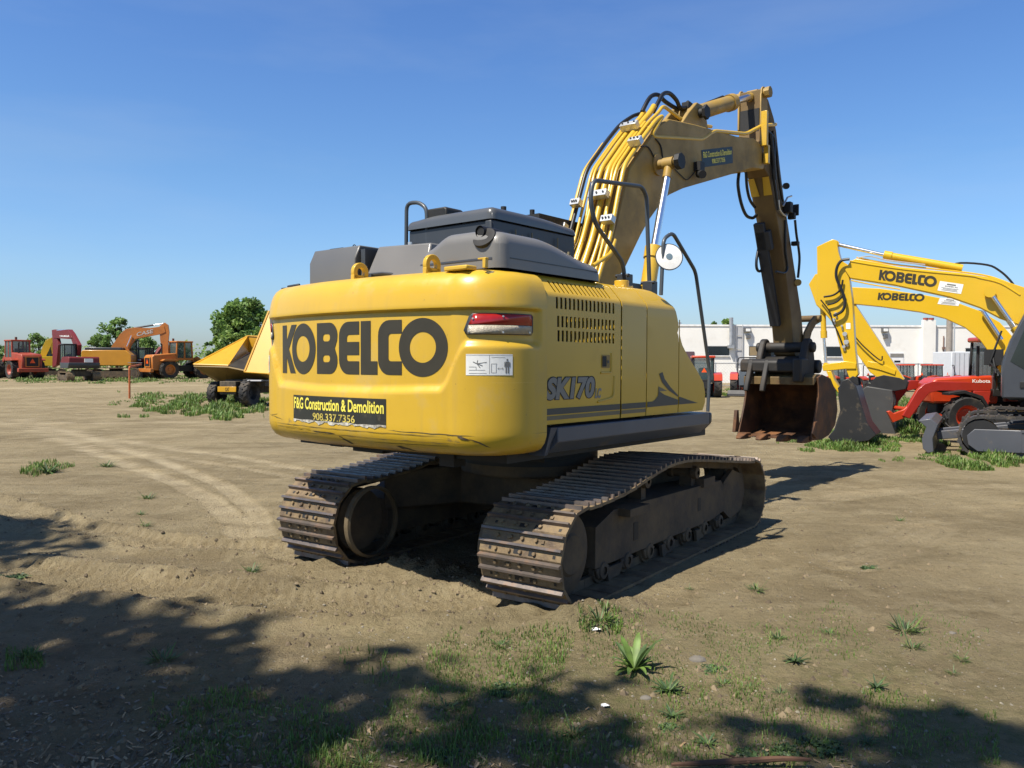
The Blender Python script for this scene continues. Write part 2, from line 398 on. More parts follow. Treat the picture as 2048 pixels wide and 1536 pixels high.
# pictogram labels at both corners
def warn(sgn):
    X = (lambda a: sgn*a)
    w = mapped('warning_label', flat_mesh([[(X(1.06), 1.708), (X(1.36), 1.708), (X(1.36), 1.576), (X(1.06), 1.576)]]), on_cw(.0022), WHITE, CW, step=.04)
    b = bmesh.new()
    def q(lps):
        me = flat_mesh(lps); b.from_mesh(me); bpy.data.meshes.remove(me)
    def ln(x0, y0, x1, y1, t=.0022):
        dx, dy = x1 - x0, y1 - y0; n = math.hypot(dx, dy); ox, oy = -dy/n*t/2, dx/n*t/2
        q([[(x0 + ox, y0 + oy), (x1 + ox, y1 + oy), (x1 - ox, y1 - oy), (x0 - ox, y0 - oy)]])
    o = 1.06 if sgn > 0 else -1.36
    for a in [(.02, .03, .12, .03), (.02, .05, .065, .05), (.065, .03, .065, .05), (.148, .006, .148, .125), (.16, .014, .19, .014), (.16, .07, .195, .07), (.16, .014, .16, .07), (.19, .014, .19, .07), (.2, .04, .236, .04), (.2, .04, .208, .046), (.2, .04, .208, .034), (.236, .04, .228, .046), (.236, .04, .228, .034), (.0, .124, .3, .124), (.02, .01, .13, .01), (.16, .11, .25, .11)]: ln(o + a[0], 1.578 + a[1], o + a[2], 1.578 + a[3])
    for a in [(.07, .07, .045, .082), (.07, .07, .075, .092), (.07, .07, .13, .079), (.07, .07, .105, .057), (.07, .07, .09, .045)]: ln(o + a[0], 1.578 + a[1], o + a[2], 1.578 + a[3], .0045)
    q([ell(o + .263, 1.578 + .094, .007, .007, 12)]); q([rrect(o + .25, o + .276, 1.578 + .05, 1.578 + .084, .004)])
    q([[(o + .243, 1.628), (o + .248, 1.628), (o + .248, 1.66), (o + .243, 1.66)]]); q([[(o + .278, 1.628), (o + .283, 1.628), (o + .283, 1.66), (o + .278, 1.66)]])
    q([[(o + .251, 1.588), (o + .260, 1.588), (o + .260, 1.628), (o + .251, 1.628)]]); q([[(o + .266, 1.588), (o + .275, 1.588), (o + .275, 1.628), (o + .266, 1.628)]])
    me = bpy.data.meshes.new('pictogram'); b.to_mesh(me); b.free()
    mapped('pictogram', me, on_cw(.0032), INK, w, step=.05)
warn(1); warn(-1)
# tail lights wrapped round the corners
def light(sgn):
    X = lambda a: sgn*a
    def shape(e, z0, z1):
        L0, L1, L2 = 1.040 - e, 1.080 - e, 1.55 + e
        def xl(z): return lerp(L0, L1, max(0, min(1, (z - 1.86)/.10)))
        pts = [(X(xl(z0) + .02), z0), (X(L2 - .02), z0), (X(L2), z0 + .02), (X(L2), z1 - .015), (X(L2 - .015), z1), (X(xl(z1) + .025), z1), (X(xl(z1 - .02) + .004), z1 - .02), (X(xl(z0 + .025)), z0 + .025)]
        return [pts]
    h = mapped('tail_light', flat_mesh(shape(.006, 1.831, 1.965)), on_cw(.004), DGREY, CW, step=.03, solid=.012)
    def rect(a, b, z0, z1): return [[(X(a), z0), (X(b), z0), (X(b), z1), (X(a + (.035 if z1 > 1.9 else .012)), z1)]]
    mapped('clear_lens', flat_mesh(rect(1.058, 1.538, 1.836, 1.889)), on_cw(.010), CLRLENS, h, step=.03, solid=.012)
    mapped('red_lens', flat_mesh(rect(1.070, 1.538, 1.892, 1.959)), on_cw(.010), REDLENS, h, step=.03, solid=.012)
    for s, z in ((1.10, 1.93), (1.30, 1.945), (1.075, 1.85), (1.30, 1.845), (1.51, 1.848)):
        b = MB(); p = cw(X(s), z, .017); x, y, nx, ny = plan(X(s)); b.cyl(p - Vector((nx, ny, 0))*.006, p + Vector((nx, ny, 0))*.004, .006, n=10); b.build('screw', ZINC, h)
light(1); light(-1)
# lifting lugs and little fittings on top
for y0 in (.085, -.645):
    m = MB(); pts = [(-1.93, 2.23), (-1.93, 2.30)] + ngon_arc(-1.86, 2.30, .07, 180, 0, 12)[1:] + [(-1.79, 2.23)]
    hole = ngon_arc(-1.86, 2.295, .034, 180, -180, 16)[:-1]
    n = len(pts)
    # plate with a hole: ring of quads
    out = [(-1.86 + .07*cos(a)*(1 if sin(a) > 0 else 1), 2.30 + (.07*sin(a) if sin(a) > 0 else .075*sin(a))) for a in [2*pi*i/24 for i in range(24)]]
    inn = [(-1.86 + .034*cos(a), 2.30 + .034*sin(a)) for a in [2*pi*i/24 for i in range(24)]]
    vs = [(p[0], y0 + q, p[1]) for q in (-.017, .017) for p in out + inn]
    fs = []
    for k in range(24):
        a, b = k, (k + 1) % 24
        fs += [(a, b, b + 24, a + 24), (a + 48, a + 72, b + 72, b + 48), (a, a + 48, b + 48, b), (a + 24, b + 24, b + 72, a + 72)]
    m.add(vs, fs); m.box(-1.93, -1.79, y0 - .017, y0 + .017, 2.235, 2.28)
    m.build('lifting_lug', YEL, CW, bevel=.004)
m = MB(); m.box(-1.93, -1.83, -1.02, -.82, 2.24, 2.27); m.build('cap_plate', YEL, CW, bevel=.008)
m = MB(); m.box(-1.86, -1.83, -1.115, -1.09, 2.25, 2.31); m.box(-1.86, -1.83, -1.12, -1.05, 2.305, 2.315); m.build('latch_bracket', YEL, CW, bevel=.003)
m = MB(); m.box(-1.75, -1.60, .98, 1.20, 2.235, 2.262); m.tube([(-1.72, 1.15, 2.27), (-1.7, 1.02, 2.28)], .012, 6); m.build('camera_bracket', DGREY, CW, bevel=.004)
# ---- house: right side panels with the louvres
SP = [(-1.245, 1.243), (-1.248, 1.30), (-1.25, 1.5), (-1.25, 2.085), (-1.246, 2.108), (-1.236, 2.128), (-1.185, 2.188), (-1.15, 2.225), (-1.12, 2.247), (-1.07, 2.262), (-.97, 2.270), (-.80, 2.272)]
SPL = [0.0]
for i in range(1, len(SP)): SPL.append(SPL[-1] + math.dist(SP[i], SP[i - 1]))
def sp(v):
    v = max(0, min(SPL[-1], v))
    for i in range(len(SP) - 1):
        if v <= SPL[i + 1] + 1e-9:
            t = (v - SPL[i])/(SPL[i + 1] - SPL[i]); return lerp(SP[i][0], SP[i + 1][0], t), lerp(SP[i][1], SP[i + 1][1], t)
def panel(name, x0, x1, v0, v1, holes=(), xend=None, m_=None, vcuts=(), off=0.0):
    xs = {x0, x1}; vv = {v0, v1} | {q for q in SPL if v0 < q < v1} | set(vcuts)
    for a, b, c, d in holes: xs |= {a, b}; vv |= {c, d}
    for k in range(1, 4): xs.add(lerp(x0, x1, k/4))
    xs, vv = sorted(xs), sorted(vv)
    def P(x, v):
        y, z = sp(v)
        if xend is not None:
            xe = xend(z); x = lerp(x0, xe, (x - x0)/(x1 - x0))
        return Vector((x, y - off, z))
    mb = MB(); vs = [P(x, v) for x in xs for v in vv]; nv = len(vv); fs = []
    for i in range(len(xs) - 1):
        for j in range(nv - 1):
            cx, cv = (xs[i] + xs[i + 1])/2, (vv[j] + vv[j + 1])/2
            if any(a < cx < b and c < cv < d for a, b, c, d in holes): continue
            fs.append((i*nv + j, (i + 1)*nv + j, (i + 1)*nv + j + 1, i*nv + j + 1))
    mb.add(vs, fs)
    o = mb.build(name, m_ or YEL, EX, smooth=30, solid=.005, fix=False)
    q = o.modifiers.new('crease', 'EDGE_SPLIT'); q.split_angle = radians(28)
    return o
holes = []
def row(xa, xb, z0, z1, n, slope=0):
    w = (xb - xa)/n
    for k in range(n): holes.append((xa + w*k, xa + w*k + .024, z0 - 1.243, z1 - 1.243))
row(-1.275, -.54, 1.80, 1.875, 15); row(-1.28, -.54, 1.897, 1.972, 15); row(-1.295, -.54, 2.020, 2.098, 15)
r1 = SPL[5] + .004; w = .735/14
for k in range(14): holes.append((-1.285 + w*k, -1.285 + w*k + .022, r1, r1 + .108))
panel('engine_door', -1.415, -.474, 0, SPL[-1], holes)
panel('pump_door', -.456, -.092, 0, SPL[-1])
FR = [(1.24, .90), (1.31, .945), (1.40, .94), (1.49, .905), (1.60, .77), (1.69, .645), (1.755, .565), (1.81, .505), (1.86, .475), (1.895, .43), (1.91, .415), (1.93, .43), (1.96, .44), (2.02, .42), (2.10, .38), (2.16, .335), (2.21, .27), (2.24, .20), (2.30, .15)]
def xf(z):
    for a, b in zip(FR, FR[1:]):
        if z <= b[0]: return lerp(a[1], b[1], max(0, (z - a[0])/(b[0] - a[0])))
    return FR[-1][1]
vc = [q[0] - 1.243 for q in FR if 0 < q[0] - 1.243 < .85]
panel('fuel_tank_panel', -.080, .44, 0, SPL[-1], xend=lambda z: min(.44, xf(z)), vcuts=vc)
panel('front_corner_panel', .452, .9, 0, 1.86 - 1.243, xend=lambda z: max(.46, xf(z)), vcuts=vc)
# dark inside behind louvres and seams, front wall of the tank, deck
m = MB(); m.prism([(y + .09, z - .06) for y, z in SP[:-1]] + [(-.9, 2.24), (-.9, 1.22)], -1.44, -.101, 'x'); m.box(-1.5, .1, -.9, .95, 1.2, 2.24); m.box(-.10, .10, -1.205, -.35, 1.22, 2.0)
m.build('engine_bay', SEAM, EX, smooth=0)
m = MB(); n = 0
pts = [(xf(z) - .012, z) for z in [q[0] for q in FR]]
lo = [(a, b) for a, b in pts if b < 2.06]; hi = [(a, b) for a, b in pts if 2.0 < b < 2.25]
m.prism([(-.05, 1.25)] + [(a, max(1.25, b)) for a, b in lo] + [(-.05, lo[-1][1])], -1.232, -.42)
for k, (y, z) in enumerate(SP[4:10]):
    e = xf(z) - .012; m.box(-.05, e, y + .016, -.42, z - .045, z - .012 + .002*k)
m.box(-.05, .16, -1.0, -.42, 2.2, 2.262); FT = m.build('fuel_tank', YEL, EX, smooth=25)
m = MB(); m.cyl((.02, -.95, 2.24), (.02, -.95, 2.33), .06); m.box(-.03, .12, -1.0, -.85, 2.25, 2.29); m.build('filler_cap', YEL, FT, bevel=.004)
# door handle recess, raised swages
m = MB()
hx0, hx1, hz0, hz1 = -.74, -.615, 1.575, 1.715
HD = mapped('door_handle', flat_mesh([rrect(-.735, -.625, 1.62, 1.715, .012)]), lambda x, z: Vector((x, -1.2535, z)), YELD, bpy.data.objects['engine_door'])
mapped('latch_plate', flat_mesh([rrect(-.728, -.675, 1.63, 1.706, .006)]), lambda x, z: Vector((x, -1.2555, z)), BLK, HD)
mapped('lock', flat_mesh([ell(-.655, 1.665, .012, .012, 14)]), lambda x, z: Vector((x, -1.2565, z)), DGREY, HD)
m = MB(); m.tube(fillet([(-.60, -1.25, 1.72), (-.60, -1.253, 1.60), (-.625, -1.253, 1.578), (-.74, -1.25, 1.575)], .03), [.003] + [.011]*10 + [.004], 8) if False else m.tube(fillet([(-.602, -1.249, 1.73), (-.602, -1.251, 1.585), (-.745, -1.248, 1.585)], .03, 6), .009, 8)
m.tube(fillet([(-.562, -1.248, 1.56), (-.57, -1.251, 1.40), (-.78, -1.247, 1.375)], .05, 6), .010, 8)
m.build('pressed_swage', YEL, bpy.data.objects['engine_door'])
# model number and stripes on the side
def side(off=.003): return lambda x, z: Vector((x, sp(z - 1.243)[0] - off, z))
ED = bpy.data.objects['engine_door']
mo = fit(flat_mesh(text='SK170', bold=.085), -1.405, -.815, 1.398, 1.565)
for v in mo.vertices: v.co.x += (v.co.y - 1.48)*.18
mapped('model_lettering_edge', mo, side(.0025), BLK, ED)
mo = fit(flat_mesh(text='SK170', bold=.05), -1.392, -.828, 1.405, 1.558)
for v in mo.vertices: v.co.x += (v.co.y - 1.48)*.18
mapped('model_lettering', mo, side(.004), SILVER, ED)
mo = fit(flat_mesh(text='LC', bold=.05), -.815, -.74, 1.402, 1.475)
for v in mo.vertices: v.co.x += (v.co.y - 1.44)*.18
mapped('model_lettering', mo, side(.003), SILVER, ED)
STG = mat('stripe_grey', (0.065, 0.065, 0.055), .5)
STL = mat('stripe_light_grey', (0.16, 0.14, 0.085), .5)
for par, x0, x1 in (('engine_door', -1.40, -.480), ('pump_door', -.456, -.098)):
    mapped('stripe', flat_mesh([[(x0, 1.308), (x1, 1.308), (x1, 1.350), (x0, 1.350)]]), side(), STG, bpy.data.objects[par])
    mapped('stripe', flat_mesh([[(x0, 1.272), (x1, 1.272), (x1, 1.300), (x0, 1.300)]]), side(), STL, bpy.data.objects[par])
FTP = bpy.data.objects['fuel_tank_panel']; FCP = bpy.data.objects['front_corner_panel']
mapped('stripe', flat_mesh([[(-.074, 1.308), (.0, 1.308), (.07, 1.345), (.10, 1.40), (.10, 1.43), (.20, 1.40), (.435, 1.355), (.435, 1.37), (.25, 1.43), (.10, 1.47), (.10, 1.40), (.055, 1.368), (.0, 1.35), (-.074, 1.35)]]), side(), STL, FTP)
mapped('stripe', flat_mesh([[(-.074, 1.308), (.435, 1.312), (.435, 1.352), (.2, 1.40), (.105, 1.435), (.09, 1.385), (.03, 1.352), (-.074, 1.35)]]), side(.0036), STG, FTP)
mapped('stripe', flat_mesh([[(.11, 1.57), (.16, 1.50), (.27, 1.435), (.435, 1.375), (.435, 1.39), (.30, 1.46), (.20, 1.53), (.165, 1.585)]]), side(), STG, FTP)
mapped('stripe', flat_mesh([[(.455, 1.312), (.80, 1.312), (.62, 1.345), (.455, 1.378)]]), side(), STG, FCP)
# side skirt
m = MB(); m.prism([(-1.275, 1.222), (-1.275, 1.122), (-1.19, 1.042), (-.9, 1.03), (-.9, 1.222)], -1.30, .98, 'x')
SK = m.build('side_skirt', BGREY, EX, smooth=20, bevel=.006)
m = MB(); m.prism([(-1.272, 1.220), (-1.272, 1.13), (-1.2, 1.06), (-.9, 1.05), (-.9, 1.22)], .981, 1.05, 'x'); m.build('skirt_end', DGREY, SK, bevel=.02)
m = MB(); m.add([(-1.302, -1.273, 1.222), (-1.302, -1.19, 1.03), (-1.37, -1.215, 1.03), (-1.36, -1.262, 1.222), (-1.302, -.9, 1.222), (-1.302, -.9, 1.03), (-1.37, -.9, 1.03), (-1.36, -.9, 1.222)], [(0, 1, 2, 3), (4, 7, 6, 5), (0, 3, 7, 4), (1, 5, 6, 2), (2, 6, 7, 3), (0, 4, 5, 1)]); m.build('skirt_end', BGREY, SK)
# revolving frame, swing ring, travel motors in the dark below
m = MB(); m.box(-1.60, 1.30, -1.08, 1.15, .99, 1.20); m.box(-1.5, -1.2, .25, .6, .95, 1.0); m.box(-.55, -.1, -.6, -.1, .86, 1.0)
m.cyl((0, 0, .80), (0, 0, 1.0), .62, n=40); m.box(-1.62, -1.5, -.62, -.48, .93, 1.07); m.box(-1.63, -1.52, .58, .72, .99, 1.06)
m.build('revolving_frame', BLK, EX, smooth=30)
m = MB(); m.box(-1.40, 1.0, .95, 1.235, 1.04, 1.24); m.box(-1.42, -.14, .9, 1.245, 1.24, 2.24); m.build('side_cover', YEL, EX, bevel=.03)
m = MB(); m.box(-1.5, -.1, -1.0, .95, 2.235, 2.262); m.box(.05, 1.15, -.42, -.24, 1.2, 2.05); m.box(.05, 1.15, .24, .34, 1.2, 2.05); m.build('deck_plate', BLK, EX)
# ---- cab (mostly behind the hood)
CAB = MB(); CAB.prism([(-.12, 1.22), (1.55, 1.22), (1.70, 1.75), (1.42, 2.86), (1.2, 2.93), (-.02, 2.93), (-.12, 2.85)], .36, 1.24)
CAB = CAB.build('cab', DGREY, EX, bevel=.04)
m = MB(); m.box(.50, 1.72, .27, .30, 2.98, 3.09); m.box(.50, 1.72, 1.16, 1.19, 2.98, 3.09); m.box(.50, .53, .301, 1.159, 2.98, 3.09); m.box(1.69, 1.72, .301, 1.159, 2.98, 3.09)
for k in range(12):
    y = .34 + k*.07; m.box(.531, 1.689, y, y + .012, 3.03, 3.085)
for x, y in ((.6, .32), (.6, 1.14), (1.4, .32), (1.4, 1.14)): m.box(x, x + .05, y - .02, y + .02, 2.90, 2.98)
m.build('roof_guard', BLK, CAB)
m = MB(); m.prism([(.02, 1.75), (1.45, 1.75), (1.58, 1.80), (1.33, 2.78), (.02, 2.78)], .345, .358); m.build('window', glass('tinted_glass'), CAB)
m = MB(); m.cyl((.62, .45, 3.09), (.62, .45, 3.16), .025, n=10); m.build('beacon_mount', BLK, CAB)
# ---- hood pieces: boxes with rounded tops
def dome(x0, x1, y0, y1, zb, hf, r, nu=44, nv=44, dish=None):
    def prog(t, n):  # denser near both ends
        return (1 - cos(pi*t))/2
    mb = MB()
    def P(a, b):
        x, y = lerp(x0, x1, prog(a, nu)), lerp(y0, y1, prog(b, nv))
        R = r
        dx, dy = max(0, R - min(x - x0, x1 - x)), max(0, R - min(y - y0, y1 - y))
        d = math.hypot(dx, dy); k = min(1, d/R)
        rim = R*(1 - sqrt(max(0, 1 - k*k)))
        h = hf(x, y) - rim
        # corner squeeze so the footprint is rounded too
        if d > R:
            cx = x0 + R if x - x0 < x1 - x else x1 - R; cy = y0 + R if y - y0 < y1 - y else y1 - R
            x = cx + (x - cx)*R/d; y = cy + (y - cy)*R/d; h = hf(x, y) - R
        return Vector((x, y, h))
    vs = [P(i/nu, j/nv) for i in range(nu + 1) for j in range(nv + 1)]
    fs = [(i*(nv + 1) + j, (i + 1)*(nv + 1) + j, (i + 1)*(nv + 1) + j + 1, i*(nv + 1) + j + 1) for i in range(nu) for j in range(nv)]
    loop = [(i, 0) for i in range(nu)] + [(nu, j) for j in range(nv)] + [(i, nv) for i in range(nu, 0, -1)] + [(0, j) for j in range(nv, 0, -1)]
    idx = [i*(nv + 1) + j for i, j in loop]; o = len(vs)
    vs += [Vector((vs[k].x, vs[k].y, zb)) for k in idx]
    n = len(idx); fs += [(idx[k], o + k, o + (k + 1) % n, idx[(k + 1) % n]) for k in range(n)]
    mb.add(vs, fs); return mb
def hood_h(x, y):
    h = 2.435 + .085*sm(-.46, -.68, y) - .02*sm(-.85, -1.12, y)
    h -= .115*sm(-1.35, -.60, x)
    return h
HOOD = dome(-1.755, -.565, -1.15, -.405, 2.262, hood_h, .085).build('engine_hood', GREY, EX, smooth=60)
m = MB(); m.grid(lambda a, b: Vector((-1.759 + .003*b, lerp(-.43, -1.08, a), 2.318 + .012*b)), 6, 1); 
m.prism([(-1.153, 2.325), (-1.153, 2.331), (-1.14, 2.331), (-1.14, 2.325)], -1.66, -.64, 'x'); m.build('hood_seam', DGREY, HOOD)
m = MB(); m.lathe([(.0, 0), (.045, 0), (.05, .01)], Matrix.Translation((-1.757, -.50, 2.37)) @ Matrix.Rotation(-pi/2, 4, 'Y'), 12)
for y in (-.475, -.515): m = MB(); m.cyl((-1.752, y, 2.372), (-1.760, y, 2.372), .006, n=10); m.build('bolt', BLK, HOOD)
# exhaust outlet: dished recess and pipe
EXH = MB(); c = Vector((-1.64, -.985, 2.475))
EXH.lathe([(.0, .000), (.05, .002), (.084, .005), (.088, .004), (.09, -.02)], Matrix.Translation((-1.741, -1.0, 2.464)) @ Matrix.Rotation(radians(-60), 4, 'Y') @ Matrix.Diagonal((.80, 1.0, 1, 1)), 36)
EXH = EXH.build('exhaust_recess', mat('exhaust_black', (0.018, 0.017, 0.016), .7), HOOD)
m = MB(); m.tube([(-1.745, -.965, 2.505), (-1.60, -.965, 2.505), (-1.40, -.965, 2.48)], .038, 20, cap=False); m.tube([(-1.735, -.965, 2.505), (-1.60, -.965, 2.505), (-1.40, -.965, 2.48)], .031, 20, mi=1)
m.build('exhaust_pipe', [mat('exhaust_pipe_steel', (0.03, 0.028, 0.027), .45, metal=.4), BLK], EXH)
m = MB(); m.prism([(.19, 2.262), (-.435, 2.262), (-.435, 2.30), (-.42, 2.495), (.135, 2.515), (.19, 2.30)], -1.72, -1.15, 'x', M=None)
for k, v in enumerate(m.v): m.v[k] = (v[0] + (v[2] - 2.26)*.32 if v[0] < -1.5 else v[0], v[1], v[2])
m.build('hood_cover', GREY, EX, bevel=.012)
m = MB(); m.prism([(-1.74, 2.255), (-1.74, 2.43), (-1.69, 2.535), (-1.15, 2.535), (-1.15, 2.255)], .285, .835)
BX = m.build('tool_box', mat('tool_box_grey', (0.115, 0.115, 0.112), .42, var=.06, scale=2, coat=.15), EX, bevel=.008)
m = MB(); m.box(-1.6, -1.5, .60, .76, 2.536, 2.556); m.tube(ngon3 := [(-1.55, .52 + .02*cos(a), 2.552 + .022*sin(a)) for a in [pi*i/8 for i in range(9)]], .004, 6); m.box(-1.6, -1.54, .40, .47, 2.536, 2.548)
m.build('lid_hinge', BLK, BX)
m = MB(); m.box(-1.70, -1.2, .215, .262, 2.26, 2.50); m.box(-1.74, -1.69, .1, .26, 2.262, 2.30); m.tube([(-1.72, .2, 2.30), (-1.72, .0, 2.30), (-1.70, -.1, 2.29)], .012, 6); m.build('hinge_bracket', DGREY, EX)
def up_h(x, y): return 2.79 - .02*sm(-.05, .25, y) - .03*sm(-.7, -.1, x)
UH = dome(-1.235, -.16, -.635, .275, 2.70, up_h, .05, 36, 36).build('filter_housing', mat('housing_blue_grey', (0.085, 0.09, 0.095), .3, var=.08, coat=.3), EX, smooth=60)
m = MB(); m.box(-1.215, -.18, -.62, .255, 2.26, 2.695); m.box(-1.235, -1.216, -.62, -.56, 2.45, 2.69); m.build('filter_body', DGREY, UH, bevel=.03)
m = MB(); m.prism([(-.14, 2.74), (-.14, 2.835), (-.115, 2.85), (.07, 2.85), (.085, 2.835), (.085, 2.74)], -1.20, -1.0, 'x'); m.build('pre_cleaner', BLK, UH, bevel=.012)
m = MB(); m.cyl((-1.25, .20, 2.52), (-1.25, .20, 2.60), .022); m.box(-1.26, -1.235, .17, .23, 2.55, 2.57); m.build('latch', ZINC, UH)
m = MB(); m.cyl((-.95, -.50, 2.77), (-.95, -.50, 2.84), .022, n=10); m.build('antenna_stub', BLK, UH)
m = MB()
for k, x in enumerate((-1.05, -.98, -.9, -.78, -.7, -.45)): m.box(x, x + .012, -.642, -.636, 2.52, 2.62 + .03*(k % 2))
for k, x in enumerate((-.95, -.6, -.35)): m.tube([(x, -.66, 2.40), (x + .03, -.66, 2.55)], .014, 6)
m.build('pipe_bracket', mat('bracket_olive', (.12, .10, .05), .5), UH)
# ---- handrails and mirror
RAIL = mat('handrail_grey', (0.055, 0.065, 0.075), .42, var=.1, coat=.1)
def px_path(pts, y): return [U.pl(a, b, y) for a, b in pts]
m = MB(); m.tube(fillet([(-1.2, .305, 2.50), (-1.2, .30, 2.925), (-1.2, .16, 2.915), (-1.2, .075, 2.86), (-1.2, .06, 2.50)], .07), .016, 10); m.build('handrail', RAIL, EX)
A = px_path([(1249, 560), (1246, 526), (1190, 447), (1180, 400), (1186, 360), (1283, 373), (1293, 392)], -.75)
A.append(Vector((.83, -.75, 2.25)))
m = MB(); m.tube(fillet(A, .07, 5), .019, 10); m.build('handrail', RAIL, EX)
B = px_path([(1322, 590), (1327, 478), (1345, 465), (1391, 543), (1419, 742)], -1.2) + [Vector((1.10, -1.2, 1.22))]
m = MB(); m.tube(fillet(B, .06, 6), .016, 10); m.build('handrail', RAIL, EX)
m = MB()
for px in ((1249, 552), (1299, 566)):
    p = U.pl(*px, -.75); m.box(p.x - .045, p.x + .06, -.80, -.70, 2.262, p.z + .015); m.cyl((p.x - .03, -.82, p.z), (p.x - .03, -.68, p.z), .016, n=10)
p = U.pl(1275, 566, -.75); m.box(p.x - .12, p.x + .1, -.73, -.6, 2.262, p.z); m.build('rail_clamp', DGREY, EX, bevel=.006)
mc = U.pl(1338, 514, -1.24)
nrm = (U.loc(Vector((0, 0, H))) - mc).normalized(); nrm = (nrm + Vector((0, -.25, .35))).normalized()
Q = Matrix.Translation(mc) @ Vector((0, 0, 1)).rotation_difference(nrm).to_matrix().to_4x4() @ Matrix.Diagonal((1.0, 1.0, 1, 1))
MR = MB().lathe([(0, -.03), (.08, -.025), (.112, -.008), (.114, .004), (.104, .006)], Q, 40).build('mirror', DGREY, EX)
MB().lathe([(0.0001, .014), (.06, .012), (.106, .006)], Q, 40).build('mirror_back', WHITE, MR)
MB().lathe([(0.0001, .017), (.026, .016), (.028, .012)], Q, 24).build('mirror_hub', mat('hub_blue_grey', (.14, .20, .24), .4), MR)
m = MB(); p = U.pl(1326, 494, -1.19); m.box(p.x + .02, p.x + .06, -1.19, -1.14, p.z - .03, p.z + .005); m.build('mirror_clamp', DGREY, MR)
# ---- crawler tracks
def belt_path():
    R = .335
    top = [(-1.10, .690), (-.7, .725), (-.37, .785), (-.02, .838), (.30, .848), (.61, .828), (1.2, .765), (1.88, .690)]
    P = []
    for k in range(24): a = radians(90 + 12 + (180 - 12)*k/23); P.append((-1.30 + R*cos(a), .355 + R*sin(a)))
    for k in range(1, 20): P.append((lerp(-1.30, 2.02, k/20), .02))
    for k in range(24): a = radians(-90 + (180 - 10)*k/23); P.append((2.02 + R*cos(a), .355 + R*sin(a)))
    s = spline([(q[0], q[1], 0) for q in [P[-1]] + top[::-1] + [P[0]]], 6)
    P += [(q.x, q.y) for q in s[1:-1]]
    return P
BP = belt_path()
def resample(P, n):
    Q = P + [P[0]]; L = [0]
    for i in range(1, len(Q)): L.append(L[-1] + math.dist(Q[i], Q[i - 1]))
    out = []; j = 0
    for k in range(n):
        t = L[-1]*k/n
        while L[j + 1] < t: j += 1
        u = (t - L[j])/(L[j + 1] - L[j]); out.append((lerp(Q[j][0], Q[j + 1][0], u), lerp(Q[j][1], Q[j + 1][1], u)))
    return out, L[-1]
NSH = 50
